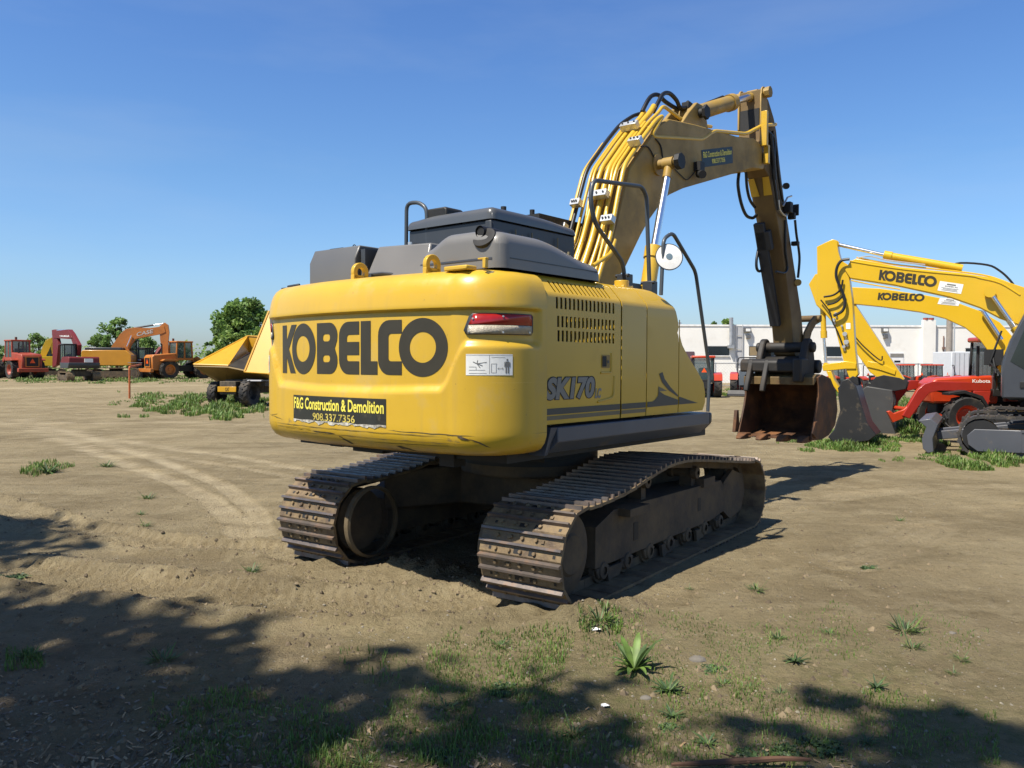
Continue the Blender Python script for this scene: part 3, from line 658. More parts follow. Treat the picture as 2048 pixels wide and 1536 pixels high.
def track(side):
    yc = side*1.045; w = .325
    pts, Ltot = resample(BP, NSH*2); pitch = Ltot/NSH
    shoes, bars = MB(), MB()
    rnd = random.Random(5 + side)
    for k in range(NSH):
        p = pts[2*k]; a, b = pts[2*k - 1], pts[(2*k + 1) % (2*NSH)]
        t = Vector((b[0] - a[0], 0, b[1] - a[1])).normalized(); n = Vector((-t.z, 0, t.x))*-1.0
        # path runs down the rear then forward below: outward normal
        c = Vector((p[0], 0, p[1])); n = Vector((t.z, 0, -t.x))
        M = RT @ Matrix(((t.x, 0, n.x, c.x), (t.y, 1, n.y, yc), (t.z, 0, n.z, c.z), (0, 0, 0, 1)))
        h = pitch*.5
        # plate; black patches painted for the shade inside two slots
        shoes.prism([(-h*1.02, -.008), (-h*.9, .006), (h*.86, .006), (h*1.0, -.004), (h*1.0, -.014), (-h*1.0, -.018)], -w, w, 'y', 0, M)
        for q in (-.10, .02):
            shoes.box(-.016 + h*.56, .016 + h*.56, q - .030, q + .026, .0062, .0075, 1, M)
        for q in (-.17, .10): shoes.box(-.010 - h*.40, .010 - h*.40, q - .012, q + .012, .0062, .016, 0, M)
        for q in (-.155, -.045, .045, .155):
            for u in (-.46, .56): shoes.lathe([(0, .022), (.012, .022), (.015, .006)], M @ Matrix.Translation((h*u, q + .035, 0)), 8, 0)
        for q in (-.27, .24): shoes.box(-.011 + h*.56, .011 + h*.56, q - .011, q + .010, .0062, .0073, 1, M)
        # chain link pieces under the plate
        for q in (-.085, .085): shoes.box(-h*.98, h*.98, q - .02, q + .02, -.085, -.018, 2, M)
        for u in (-.92, .06):
            e = rnd.uniform(-.006, .006); z1 = .032 + rnd.uniform(-.003, .003)
            bars.prism([(h*u - .012, .0), (h*u - .007, z1), (h*u + .009, z1 + .001), (h*u + .016, .0)], -w + e*.3, w + e*.4, 'y', 0, M)
    tr = shoes.build('crawler_track', [STEELTRK, BLK, UNDER], EX, smooth=30)
    bars.build('grouser_bars', GROUSER, tr, smooth=30)
    # side frame
    m = MB(); yo = side*1.20; yi = side*.86
    m.prism([(-.90, .17), (-.90, .47), (-.62, .56), (1.55, .53), (1.62, .46), (1.62, .22), (1.3, .18)], min(yo, yi), max(yo, yi), 'y', 0, RT)
    m.box(-.55, -.22, yo - side*.06, yo + side*.10, .50, .56, 0, RT); m.box(1.05, 1.32, yo - side*.06, yo + side*.03, .52, .60, 0, RT)
    m.box(-.30, -.22, yo + side*.001, yo + side*.004, .27, .41, 1, RT); m.box(.98, 1.05, yo + side*.001, yo + side*.004, .31, .43, 1, RT)
    m.prism([(1.62, .22), (1.62, .50), (1.86, .60), (2.16, .52), (2.22, .34), (2.12, .16), (1.8, .12)], min(yo, yo - side*.05), max(yo, yo - side*.05), 'y', 0, RT)
    for a, b in ((-.72, -.45), (.22, .50), (.95, 1.2)): m.prism([(a, .14), (a + .03, .02), (a + .10, .05), (b - .08, .05), (b, .14)], yo - side*.03 if side > 0 else yo, yo if side > 0 else yo - side*.03, 'y', 0, RT)
    fr = m.build('track_frame', [UNDER, BLK], tr, smooth=30, bevel=.012)
    # sprocket with teeth
    pr = []
    for i in range(21*4):
        a = 2*pi*i/(21*4); r = (.315 if i % 4 in (0, 1) else .268); pr.append((-1.30 + r*cos(a), .355 + r*sin(a)))
    m = MB(); m.prism(pr, side*1.03, side*1.075, 'y', 0, RT)
    m.lathe([(0, .16), (.13, .16), (.15, .145), (.20, .14), (.285, .11), (.30, .09), (.30, -.02)], RT @ Matrix.Translation((-1.30, side*1.09, .355)) @ Matrix.Rotation(-side*pi/2, 4, 'X'), 40)
    m.build('sprocket', UNDER, tr, smooth=30)
    m = MB(); m.lathe([(.05, .11), (.10, .10), (.12, .03), (.22, .03), (.29, .075), (.30, .05), (.30, -.05), (.29, -.075), (.22, -.03), (.12, -.03), (.10, -.1)], RT @ Matrix.Translation((2.02, side*1.045, .355)) @ Matrix.Rotation(-side*pi/2, 4, 'X'), 40)
    m.build('idler', UNDER, tr, smooth=30)
    m = MB(); m.lathe([(.16, -.12), (.24, -.10), (.26, .0), (.25, .06), (.0, .07)], RT @ Matrix.Translation((-1.28, side*.86, .36)) @ Matrix.Rotation(side*pi/2, 4, 'X'), 36)
    m.lathe([(.268, .02), (.290, .01), (.290, -.03), (.268, -.035)], RT @ Matrix.Translation((-1.28, side*.655, .36)) @ Matrix.Rotation(side*pi/2, 4, 'X'), 36, 1)
    m.build('travel_motor', [UNDER, mat('motor_ring_shaded', (.10, .075, .042), .7, var=.3, dirt=DUST, dirt_amt=.5)], tr, smooth=30)  # ring colour darkened to stand for the counterweight's shadow on it
    for k in range(7):
        x = -.78 + k*.385
        m = MB(); m.lathe([(.03, .17), (.06, .165), (.075, .13), (.095, .125), (.10, .085), (.075, .08), (.075, -.08), (.10, -.085), (.095, -.125), (.075, -.13), (.06, -.165), (.03, -.17)], RT @ Matrix.Translation((x, side*1.045, .135)) @ Matrix.Rotation(-side*pi/2, 4, 'X'), 24)
        m.build('track_roller', UNDER, tr, smooth=30)
        m = MB(); m.prism([(x - .10, .16), (x - .07, .085), (x + .07, .085), (x + .10, .16)], min(yo, yo - side*.035), max(yo, yo - side*.035), 'y', 0, RT); m.build('roller_bracket', UNDER, tr, bevel=.008)
    for x, z in ((-.02, .70), (1.0, .66)):
        m = MB(); m.lathe([(.02, .15), (.055, .145), (.06, .09), (.05, .08), (.05, -.08), (.06, -.09), (.055, -.14)], RT @ Matrix.Translation((x, side*1.045, z)) @ Matrix.Rotation(-side*pi/2, 4, 'X'), 20)
        m.box(x - .04, x + .04, side*1.045 - .10, side*1.045 + .02, .52, z - .03, 0, RT); m.build('carrier_roller', UNDER, tr, smooth=30)
track(-1); track(1)
m = MB(); m.prism([(-.95, -.86), (-.25, -.55), (-.25, .55), (-.95, .86), (-.5, .9), (.0, .68), (.75, .68), (1.3, .9), (1.5, .86), (.95, .5), (.95, -.5), (1.5, -.86), (1.3, -.9), (.75, -.68), (0, -.68), (-.5, -.9)], .38, .72, 'z', 0, RT)
m.cyl((0, 0, .70), (0, 0, .82), .60, n=36); m.build('car_body', UNDER, EX, smooth=30, bevel=.02)
# ---- boom
back = [(.12, 1.62), (.30, 1.42), (.52, 1.62), (.90, 2.25), (1.29, 2.62), (1.58, 2.97), (1.74, 3.14), (2.07, 3.42), (2.19, 3.48), (2.50, 3.60), (3.91, 4.03), (4.36, 4.17), (4.72, 4.22), (4.80, 4.36), (4.72, 4.52), (4.39, 4.56), (3.9, 4.47), (2.75, 4.36), (2.15, 4.28), (1.95, 4.17), (1.71, 3.95), (1.35, 3.60), (1.20, 3.24), (1.05, 2.88), (.62, 2.28), (.22, 1.86)]
m = MB(); m.prism(back, -.215, .215); BOOM = m.build('boom', YELD, EX, smooth=22, bevel=.012)
m = MB()   # weld seam strips, ear plates for the stick cylinder and pin bosses
for y in (-.13, .13): m.prism([(2.55, 4.33), (2.72, 4.50), (2.92, 4.66), (3.06, 4.66), (3.16, 4.55), (3.22, 4.39)], y - .025, y + .025)
m.build('cylinder_bracket', YELD, BOOM, bevel=.008)
m = MB(); m.cyl((2.99, -.22, 4.55), (2.99, .22, 4.55), .055); m.cyl((2.99, -.25, 4.55), (2.99, -.215, 4.55), .085, n=6); m.cyl((4.74, -.26, 4.37), (4.74, .26, 4.37), .07); m.build('pin', BLK, BOOM)
m = MB(); m.cyl((1.90, -.235, 3.74), (1.90, -.214, 3.74), .11, n=24); m.cyl((1.90, -.46, 3.74), (1.90, .46, 3.74), .05); m.cyl((1.90, -.50, 3.74), (1.90, -.445, 3.74), .085, n=8, mi=1)
m.build('pin', [YELD, BLK], BOOM)
m = MB(); m.box(2.72, 2.83, -.30, -.217, 3.83, 3.93); m.cyl((2.78, -.26, 3.80), (2.70, -.34, 3.77), .045, n=14); m.tube(spline([(2.72, -.235, 3.82), (2.55, -.23, 3.70), (2.4, -.23, 3.72), (2.15, -.225, 3.80)], 5), .006, 6)
m.build('work_light', BLK, BOOM)
m = MB()
for a in ([(1.85, -.222, 4.0), (1.95, -.225, 3.95), (2.0, -.225, 3.82)], [(1.55, -.222, 3.86), (1.68, -.23, 3.88), (1.82, -.225, 3.80)]): m.tube(spline(a, 5), .008, 6)
m.build('grease_line', BLK, BOOM)
bs = mapped('sign_panel', flat_mesh([[(0, 0), (.70, 0), (.70, .30), (0, .30)]]), lambda x, z: Vector((2.93 + x, -.218, 3.90 + z + x*.235)), SIGNB, BOOM)
b0 = U.pl(1403, 300, -.22); b1 = U.pl(1465, 293, -.22); b2 = U.pl(1405, 335, -.22); b3 = U.pl(1466, 326, -.22)
def on_sign(off):
    def f(u, v):
        top, bot = b0.lerp(b1, u), b2.lerp(b3, u); p = bot.lerp(top, v); return Vector((p.x, -.2155 - off, p.z))
    return f
bpy.data.objects.remove(bs)
bs = mapped('sign_panel', flat_mesh([[(0, 0), (1, 0), (1, 1), (0, 1)]]), on_sign(.003), SIGNB, BOOM)
mapped('lettering', fit(flat_mesh(text='F&G Construction & Demolition', bold=.02), .04, .96, .53, .88), on_sign(.006), LEMON, bs)
mapped('lettering', fit(flat_mesh(text='908.337.7356', bold=.02), .30, .73, .14, .42), on_sign(.006), LEMON, bs)
# pipes up the back of the boom
def on_back(y, off, pts): return [Vector((x - off*nx, y, z + off*nz)) for x, z, nx, nz in pts]
spine = [(.72, 2.30, .8, .5), (1.03, 2.86, .9, .4), (1.19, 3.24, .92, .38), (1.34, 3.60, .85, .5), (1.70, 3.95, .70, .70), (1.96, 4.18, .62, .78)]
def pipe(y0, y1, r, off=.055, last=1.0, name='hydraulic_pipe', m_=YEL, tail=()):
    P = on_back(y0, off, spine); n = len(P)
    for i, p in enumerate(P): p.y = lerp(y0, y1, sm(.0, 3.0, i)*1.0)
    P += [Vector(t) for t in tail]
    q = MB(); q.tube(fillet(P, .10, 5), r, 10); return q.build(name, m_, BOOM)
pipe(-.245, -.185, .024, tail=[(2.06, -.19, 4.30)] + px_path([(1301, 273), (1404, 279), (1427, 262), (1492, 268), (1524, 251), (1551, 249)], -.20))
pipe(-.11, -.10, .020, tail=[(2.12, -.10, 4.36), (2.22, -.10, 4.46), (2.75, -.10, 4.40), (3.4, -.10, 4.50)])
pipe(-.02, -.005, .032, tail=[(2.12, 0, 4.38), (2.2, .0, 4.47)])
pipe(.10, .09, .027, tail=[(2.06, .09, 4.32), (2.14, .09, 4.41)])
pipe(.06, .165, .016)
pipe(-.20, -.05, .017)
pipe(.185, .20, .016)
P = on_back(.30, .06, spine[1:5]); P.insert(0, Vector((.85, .30, 2.42))); q = MB(); q.tube(fillet(P, .1, 5), .022, 10); q.build('hydraulic_pipe', YEL, BOOM)
P = on_back(.245, .09, spine); P += [Vector((2.1, .2, 4.38)), Vector((2.2, .18, 4.42))]; q = MB(); q.tube(fillet(P, .12, 5), .021, 10); q.build('hydraulic_hose', RUB, BOOM)
q = MB(); q.tube(fillet([(.86, -.22, 2.62), (.95, -.27, 2.72), (.75, .02, 2.42), (.66, .1, 2.3)], .05), .022, 10); q.build('hydraulic_pipe', YEL, BOOM)
q = MB(); q.tube(fillet([U.pl(1186, 532, -.30), U.pl(1222, 507, -.27), U.pl(1230, 480, -.25)], .06, 5), .021, 10); q.build('hydraulic_pipe', YEL, BOOM)
m = MB()
for (px, py, w, hh) in ((1153, 462, 20, 13), (1172, 430, 16, 15), (1213, 427, 26, 13), (1226, 455, 22, 13)):
    p = U.pl(px, py, 0); y = (p.x - 1.16)*0
    pass
for x, z, y0, y1 in ((1.02, 3.02, -.27, -.14), (1.13, 3.30, -.13, .08), (1.09, 3.24, .16, .27), (.97, 2.99, .25, .36), (1.52, 3.86, -.27, -.13), (1.80, 4.12, -.06, .14)):
    M = Matrix.Translation((x, 0, z)) @ Matrix.Rotation(radians(22 if x < 1.4 else 45), 4, 'Y')
    m.box(-.095, -.02, y0, y1, -.035, .035, 0, M); 
    for y in (y0 + .03, (y0 + y1)/2, y1 - .03): m.cyl(M @ Vector((-.11, y, 0)), M @ Vector((-.09, y, 0)), .010, n=8, mi=1)
m.build('pipe_clamp', [ZINC, DGREY], BOOM, bevel=.003)
for y, zt, dx in ((.09, 4.66, -.02), (-.005, 4.68, .06)):
    q = MB(); q.tube(spline([(2.12 + dx, y, 4.40), (2.24 + dx, y, 4.55), (2.36 + dx, y + .01, zt - .02), (2.50 + dx, y + .01, zt + .02), (2.64 + dx, y, zt - .02), (2.80, y*.5, 4.60), (2.95, y*.5, 4.64)], 7), .024, 10); q.build('hydraulic_hose', RUB, BOOM)
# ---- arm cylinder and boom cylinders
def ramcyl(p0, p1, p2, rb, rr, name):
    """barrel p0->p1, rod p1->p2"""
    p0, p1, p2 = Vector(p0), Vector(p1), Vector(p2); d = (p1 - p0).normalized()
    q = MB(); q.tube([p0, p0 + d*.05, p0 + d*.05, p1 - d*.12, p1 - d*.12, p1, p1 + d*.001], [rb*.7, rb*.7, rb, rb, rb*1.18, rb*1.18, rb*.75], 24)
    s_ = Vector((0, 1, 0)); q.cyl(p0 - s_*rb*.8, p0 + s_*rb*.8, rb*.95)
    o = q.build(name, YELD if name != 'boom_cylinder' else YEL, EX, smooth=35)
    q = MB(); q.cyl(p1 - d*.02, p2 - d*.08, rr, n=24); q.build('rod', CHROME, o)
    q = MB(); q.cyl(p2 - s_*rb*.75, p2 + s_*rb*.75, rb*.85); q.tube([p2 - d*.16, p2], [rr*1.25, rb*.6], 14); q.build('rod_eye', YELD, o)
    return o
AC = ramcyl((2.99, 0, 4.55), (4.20, 0, 5.01), (4.87, 0, 5.26), .092, .045, 'arm_cylinder')
q = MB(); q.tube(fillet([(3.02, .03, 4.72), (3.05, .03, 4.74), (3.25, .03, 4.72), (4.05, .05, 5.06), (4.12, .05, 5.03)], .04), .014, 8); q.box(2.93, 3.04, -.04, .05, 4.62, 4.70); q.build('cylinder_port', BLK, AC, bevel=.006)
for y in (-.36, .36): ramcyl((1.22, y, 1.55), (1.59, y, 2.83), (1.89, y, 3.73), .078, .038, 'boom_cylinder')
q = MB(); q.box(1.0, 1.4, -.48, .48, 1.2, 1.6); q.build('cylinder_foot', YEL, EX, bevel=.02)
# ---- arm
armp = [(4.76, 5.30), (4.82, 5.36), (4.92, 5.34), (5.02, 5.22), (5.22, 5.02), (5.31, 4.87), (5.47, 4.38), (5.63, 3.97), (5.80, 3.62), (6.02, 3.14), (6.36, 2.42), (6.46, 2.05), (6.44, 1.80), (6.28, 1.70), (6.08, 1.80), (5.94, 2.36), (5.78, 2.80), (5.55, 3.35), (5.30, 3.80), (5.08, 4.20), (4.86, 4.30), (4.64, 4.36), (4.60, 4.52), (4.74, 4.62), (4.78, 4.95)]
m = MB(); m.prism(armp[:1] + armp[3:], -.15, .15); ARM = m.build('arm', ARMY, EX, smooth=22, bevel=.012)
m = MB()
for y in (-.165, .14): m.prism([(4.74, 4.80), (4.74, 5.22)] + [(4.84 + .085*cos(a), 5.26 + .085*sin(a)) for a in [radians(190 - 20*k) for k in range(10)]] + [(4.98, 5.0), (4.95, 4.7)], y - .0, y + .025 if y > 0 else y + .02)
m.build('ear_plate', YELD, ARM, bevel=.004)
m = MB(); m.cyl((4.84, -.24, 5.26), (4.84, .22, 5.26), .06, n=18); m.cyl((4.84, -.25, 5.26), (4.84, -.19, 5.26), .075, n=8); m.build('pin', YELD, ARM)
m = MB(); m.box(4.755, 4.80, -.13, .135, 4.62, 5.05); m.build('painted_arm_shade', BLK, ARM)  # black sheet standing in for the shade between the ear plates
m = MB(); m.box(4.60, 4.66, -.30, -.222, 4.50, 4.95); m.box(4.66, 4.72, -.30, -.235, 4.28, 4.52); m.build('hose_guide_bracket', YEL, ARM, bevel=.005)
m = MB()
for y in (-.17, .10): m.prism([(4.90, 3.80), (4.98, 4.16), (5.08, 4.16), (5.14, 3.78), (5.02, 3.70)], y, y + .07) if False else None
m.add([(5.066, -.148, 4.20), (5.196, -.148, 3.975), (5.196, -.03, 3.975), (5.066, -.06, 4.20)], [(0, 1, 2, 3)]); m.add([(5.066, .148, 4.20), (5.196, .148, 3.975), (5.196, .03, 3.975), (5.066, .06, 4.20)], [(0, 1, 2, 3)])
for k, v in enumerate(m.v): m.v[k] = (v[0] - .004, v[1], v[2] - .002)
m.build('rub_patch', YEL, ARM, fix=False)
hoses = []
def hose(pts, r=.022, par=None, m_=RUB, name='hydraulic_hose'):
    q = MB(); q.tube(spline(pts, 6), r, 9); return q.build(name, m_, par or ARM)
def hp(pts, y): return [U.pl(a, b, y) for a, b in pts]
hose(hp([(1478, 345), (1476, 370), (1482, 405), (1492, 430), (1505, 436), (1513, 430)], .12))
hose(hp([(1492, 343), (1494, 375), (1500, 400), (1510, 415)], .10), .020)
hose(hp([(1534, 262), (1547, 275), (1549, 300), (1546, 340), (1551, 380), (1556, 420)], -.185), .020)
hose(hp([(1545, 262), (1553, 300), (1556, 340), (1562, 385), (1566, 402)], -.185), .018)
hose(hp([(1541, 268), (1546, 320), (1549, 360)], -.19), .030)
hose(hp([(1557, 400), (1560, 420), (1572, 432), (1578, 418)], -.2), .014, m_=ZINC)
hose(hp([(1571, 440), (1571, 500), (1575, 535), (1568, 546), (1552, 543)], -.17), .016)
hose(hp([(1518, 492), (1513, 520), (1514, 538), (1521, 542), (1530, 528)], .15), .020)
hose(hp([(1590, 440), (1593, 470), (1597, 495), (1599, 520), (1596, 555)], -.20), .018)
for px, py, a, b in ((1578, 415, .11, .15), (1585, 432, .07, .09), (1592, 420, .03, .16), (1592, 487, .08, .06)):
    p = U.pl(px, py, -.23); m = MB(); m.box(p.x - a/2, p.x + a/2, -.27, -.17, p.z - b/2, p.z + b/2); m.build('valve_block', BLK, ARM, bevel=.008)
m = MB(); m.tube(hp([(1566, 412), (1575, 395), (1583, 392)], -.2), .014, 6); m.build('lever', ZINC, ARM)
m = MB(); m.cyl(U.pl(1571, 372, -.12), U.pl(1573, 372, -.18), .045, n=12); m.build('pin', BLK, ARM)
m = MB(); m.cyl(U.pl(1594, 565, -.15), U.pl(1596, 565, -.2), .05, n=14); m.build('pin', YELD, ARM)
# thumb ram folded against the inside of the arm
TD = mat('thumb_ram_dark', (.022, .026, .034), .5, var=.2)
a0, a1 = Vector((5.28, .06, 3.62)), Vector((6.02, .06, 2.02)); d = (a1 - a0).normalized(); nrm = Vector((d.z, 0, -d.x))
m = MB(); m.box(-.05, .03, -.075, .075, 0, 1.55, 0, Matrix(((nrm.x, 0, d.x, a0.x), (0, 1, 0, .075), (nrm.z, 0, d.z, a0.z), (0, 0, 0, 1))))
m.box(-.075, .03, -.10, .10, .12, .40, 0, Matrix(((nrm.x, 0, d.x, a0.x), (0, 1, 0, .04), (nrm.z, 0, d.z, a0.z), (0, 0, 0, 1))))
m.build('thumb_cylinder', TD, ARM, bevel=.012)
m = MB()
lk = U.xz([(1604, 690), (1606, 665), (1616, 645), (1626, 632), (1640, 630), (1640, 643), (1628, 650), (1620, 665), (1614, 690)], -.17)
m.prism(lk, -.2, -.17); m.prism(lk, .17, .2); p = U.pl(1633, 637, -.18); m.cyl((p.x, -.24, p.z), (p.x, .24, p.z), .05)
m.build('bucket_link', ARMY, EX, bevel=.008)
m = MB(); m.cyl((5.95 + .18, 0, 3.0), (6.62, 0, 2.36), .06); m.build('bucket_cylinder', ARMY, EX)
# ---- coupler and bucket
m = MB()
m.prism([(5.86, 1.70), (5.98, 1.76), (6.5, 1.80), (6.62, 1.72), (6.66, 1.50), (6.3, 1.36), (5.85, 1.40), (5.80, 1.58)], -.26, .26)
for y0, y1 in ((-.40, -.30), (.24, .33)):
    m.prism([(5.78, 1.62), (5.86, 1.80)] + [(6.06 + .13*cos(a), 1.90 + .13*sin(a)) for a in [radians(160 - 20*k) for k in range(9)]] + [(6.24, 1.70), (6.2, 1.5), (5.8, 1.5)], y0, y1)
m.cyl((6.06, -.46, 1.90), (6.06, .40, 1.90), .075, n=18); m.cyl((6.32, -.45, 1.62), (6.32, .42, 1.62), .10, n=18)
CP = m.build('quick_coupler', BUCKD, EX, smooth=30, bevel=.02)
m = MB(); m.prism([(5.66, 1.54), (5.66, 1.69), (5.72, 1.73), (5.86, 1.73), (5.86, 1.54)], -.42, .50); m.box(5.60, 5.9, -.43, -.30, 1.40, 1.74); m.build('thumb_beam', BUCKD, CP, bevel=.025)
for y in (.34, .10):
    m = MB(); m.prism([(5.68, 1.72), (5.64, 1.62), (5.58, 1.48), (5.52, 1.36), (5.50, 1.27), (5.56, 1.26), (5.60, 1.34), (5.67, 1.46), (5.74, 1.56), (5.78, 1.70)], y - .035, y + .035); m.build('thumb_tine', BUCKD, CP, bevel=.012)
BW = .545; BY = -.06
inner = [(5.78, 1.44), (5.95, 1.47), (6.28, 1.42), (6.52, 1.22), (6.60, .98), (6.50, .78), (6.25, .66), (5.95, .615), (5.56, .62)]
outer = [(5.56, .60), (5.95, .59), (6.27, .635), (6.53, .76), (6.635, .98), (6.55, 1.24), (6.30, 1.45), (5.95, 1.505), (5.76, 1.475)]
m = MB(); m.prism(inner + outer, BY - BW + .03, BY + BW - .03)
BK = m.build('bucket', RUST, EX, smooth=40)
def bx(z): return 5.56 + .22*sm(.62, 1.44, z)**1.2 + .10*sin(pi*(z - .62)/.85)
sidep = [(bx(z), z) for z in (.60, .75, .9, 1.05, 1.2, 1.35, 1.47)] + [(5.95, 1.51), (6.31, 1.45), (6.56, 1.24), (6.64, .98), (6.54, .76), (6.27, .63), (5.95, .585)]
for y in (BY - BW, BY + BW - .03):
    m = MB(); m.prism(sidep, y, y + .03); m.build('side_plate', RUST, BK, bevel=.006)
m = MB(); m.prism([(5.70, 1.36), (5.70, 1.47), (5.80, 1.52), (5.96, 1.515), (5.96, 1.44), (5.80, 1.43)], BY - BW + .031, BY + BW - .031); m.build('top_beam', mat('beam_olive', (.16, .11, .04), .6, var=.3, dirt=(.10, .05, .02), dirt_amt=.5), BK, bevel=.008)
for y in (-.30, -.17, .02, .17):
    m = MB(); m.prism([(5.86, 1.49), (5.92, 1.62), (6.05, 1.66), (6.2, 1.60), (6.28, 1.45)], y - .025, y + .025); m.build('bucket_ear', BUCKD, BK, bevel=.008)
for k in range(4):
    y = BY - .44 + .88*k/3
    m = MB(); pts = []
    for (x, w, z0, z1) in ((5.66, .07, .575, .655), (5.52, .065, .57, .66), (5.43, .055, .572, .63), (5.36, .035, .575, .60)): pts += [(x, y - w, z0), (x, y + w, z0), (x, y + w, z1), (x, y - w, z1)]
    fs = [(0, 1, 2, 3), (12, 15, 14, 13)]
    for i in range(3):
        for j in range(4): fs.append((4*i + j, 4*i + 4 + j, 4*i + 4 + (j + 1) % 4, 4*i + (j + 1) % 4))
    m.add(pts, fs); m.build('tooth', RUST, BK, bevel=.01)
m = MB(); m.prism([(5.50, .66), (5.56, .98), (5.62, .98), (5.66, .66)], BY + BW, BY + BW + .05); m.prism([(5.50, .70), (5.60, .86), (5.70, .86), (5.66, .62)], BY - BW - .03, BY - BW - .002); m.build('side_cutter', RUST, BK, bevel=.008)
# ================================================================ ground
def pxl(pts): return [ground_pt(a, b) for a, b in pts]
def seg_d(p, a, b):
    ab = (b[0] - a[0], b[1] - a[1]); L2 = ab[0]**2 + ab[1]**2
    t = max(0, min(1, ((p[0] - a[0])*ab[0] + (p[1] - a[1])*ab[1])/L2)); q = (a[0] + ab[0]*t, a[1] + ab[1]*t)
    return math.hypot(p[0] - q[0], p[1] - q[1]), t*sqrt(L2), ab
def poly_d(p, P):
    best = (9e9, 0, 0); acc = 0
    for a, b in zip(P, P[1:]):
        d, t, ab = seg_d(p, a, b)
        if d < best[0]:
            sd = ((p[0] - a[0])*ab[1] - (p[1] - a[1])*ab[0]); best = (d, acc + t, d if sd > 0 else -d)
        acc += math.hypot(*ab)
    return best
TRK = [  # (path in the dirt, half width, depth, lug spacing, brightness)
    ([(-60, 840), (60, 856), (130, 880), (240, 925), (345, 962), (420, 1000), (470, 1045), (482, 1080)], .15, .012, .13, .9), ([(-60, 826), (60, 842), (130, 862), (240, 898), (345, 930), (440, 968), (510, 1020), (524, 1070)], .13, .012, .13, .9),
    ([(130, 866), (300, 890), (450, 911), (600, 938), (760, 956)], .13, .008, .13, .8), ([(200, 890), (330, 912), (470, 934), (600, 956)], .11, .008, .13, .6),
    ([(-40, 850), (150, 846), (400, 846), (560, 852)], .22, .004, .2, .6),
    ([(-40, 778), (150, 775), (420, 770), (600, 768)], 1.6, .0, .4, .45),
    ([(-60, 1000), (150, 1062), (330, 1090), (560, 1105), (620, 1125)], .24, .02, .11, .35),
    ([(0, 1140), (250, 1170), (480, 1195), (760, 1215), (960, 1205)], .32, .028, .095, .2),
    ([(1690, 1130), (1780, 1100), (1850, 1060)], .3, .004, .10, .22),
    ([(1560, 1010), (1750, 985), (1950, 975), (2100, 975)], .22, .003, .2, .3), ([(1560, 960), (1750, 945), (1950, 940), (2100, 940)], .22, .003, .2, .3),
]
TRKW = [([(q.x, q.y) for q in pxl(P)], w, dp, lg, br) for P, w, dp, lg, br in TRK]
BOX = []
for P, w, dp, lg, br in TRKW:
    BOX.append((min(q[0] for q in P) - w - .3, max(q[0] for q in P) + w + .3, min(q[1] for q in P) - w - .3, max(q[1] for q in P) + w + .3))
def tracks_at(x, y):
    h = 0; c = 0; r = 0
    for (P, w, dp, lg, br), b in zip(TRKW, BOX):
        if not (b[0] < x < b[1] and b[2] < y < b[3]): continue
        d, t, sd = poly_d((x, y), P)
        k = sm(w*1.15, w*.8, d)
        if k > 0:
            lug = sin(2*pi*(t + abs(sd)*.5)/lg)
            wheelrut = dp < .015
            if wheelrut:
                rib = cos(2*pi*sd/(w*.42)); h += k*(-dp*1.6 + .007*rib*sm(14, 7, y)) + .012*sm(w*1.7, w*1.2, d)*(1 - k); c = max(c, k*br*max(0, .72 + .30*rib + .55*nz(x, y, .5, 91) + .35*nz(x, y, .16, 92)))
            else:
                h += dp*k*(-.6 + .75*lug); c = max(c, k*br*(.75 + .25*lug))
        if dp > .015: r = max(r, sm(w*1.9, w*1.0, d)*sm(w*.6, w*1.0, d))
    return h, c, r
MND = [(ground_pt(1195, 1243), .34, .115), (ground_pt(1130, 1255), .25, .07), (ground_pt(1255, 1215), .22, .05), (ground_pt(860, 1150), .42, .10), (ground_pt(800, 1140), .25, .07), (ground_pt(950, 1175), .3, .05), (ground_pt(700, 1150), .3, .04)]
def nz(x, y, s, z=0.0): return noise.noise((x/s, y/s, z))
def height(x, y):
    h = .030*nz(x, y, 2.6, 3) + .016*nz(x, y, .7, 5) + .008*nz(x, y, .25, 8)
    far = sm(60, 20, y)*sm(-40, -15, x)*sm(60, 25, x); h *= .3 + .7*far
    if 1.5 < y < 16 and -9 < x < 14:
        near = sm(16, 9, y)
        h += near*(.008*nz(x, y, .10, 2) + .006*nz(x, y, .055, 6) + .006*abs(nz(x, y, .3, 7)))
        th, c, r = tracks_at(x, y); h += th
        rough = sm(5.2, 3.6, y)*sm(1.2, -.6, x)
        h += rough*(.022*abs(nz(x, y, .22, 11)) + .012*nz(x, y, .09, 12))
        h += r*(.045 + .03*nz(x, y, .12, 21) + .03*nz(x, y, .35, 22))
        for p, R, a in MND:
            d = math.hypot(x - p.x, (y - p.y)*1.2)
            if d < R*1.6: h += a*exp(-(d/R)**2*2.2)*(1 + .5*nz(x, y, .09, 31) + .35*nz(x, y, .045, 33))
        # keep the dirt under the excavator's tracks level
    return h
def axis(segs):
    out = []; 
    for a, b, st0, st1 in segs:
        x = a
        while x < b - 1e-6:
            out.append(x); x += lerp(st0, st1, (x - a)/(b - a))
    out.append(segs[-1][1]); return out
XS = axis([(-900, -60, 160, 8), (-60, -14, 6, .5), (-14, -5, .4, .05), (-5, 6.5, .032, .032), (6.5, 14, .05, .4), (14, 60, .5, 6), (60, 900, 8, 160)])
YS = axis([(-60, -2, 12, .6), (-2, 1.9, .4, .06), (1.9, 7, .026, .032), (7, 14, .034, .10), (14, 40, .12, 1.2), (40, 200, 1.5, 20), (200, 3000, 30, 400)])
m = MB(); nv = len(YS)
for x in XS:
    for y in YS: m.v.append((x, y, height(x, y) if (-60 < x < 60 and y < 120) else 0.0))
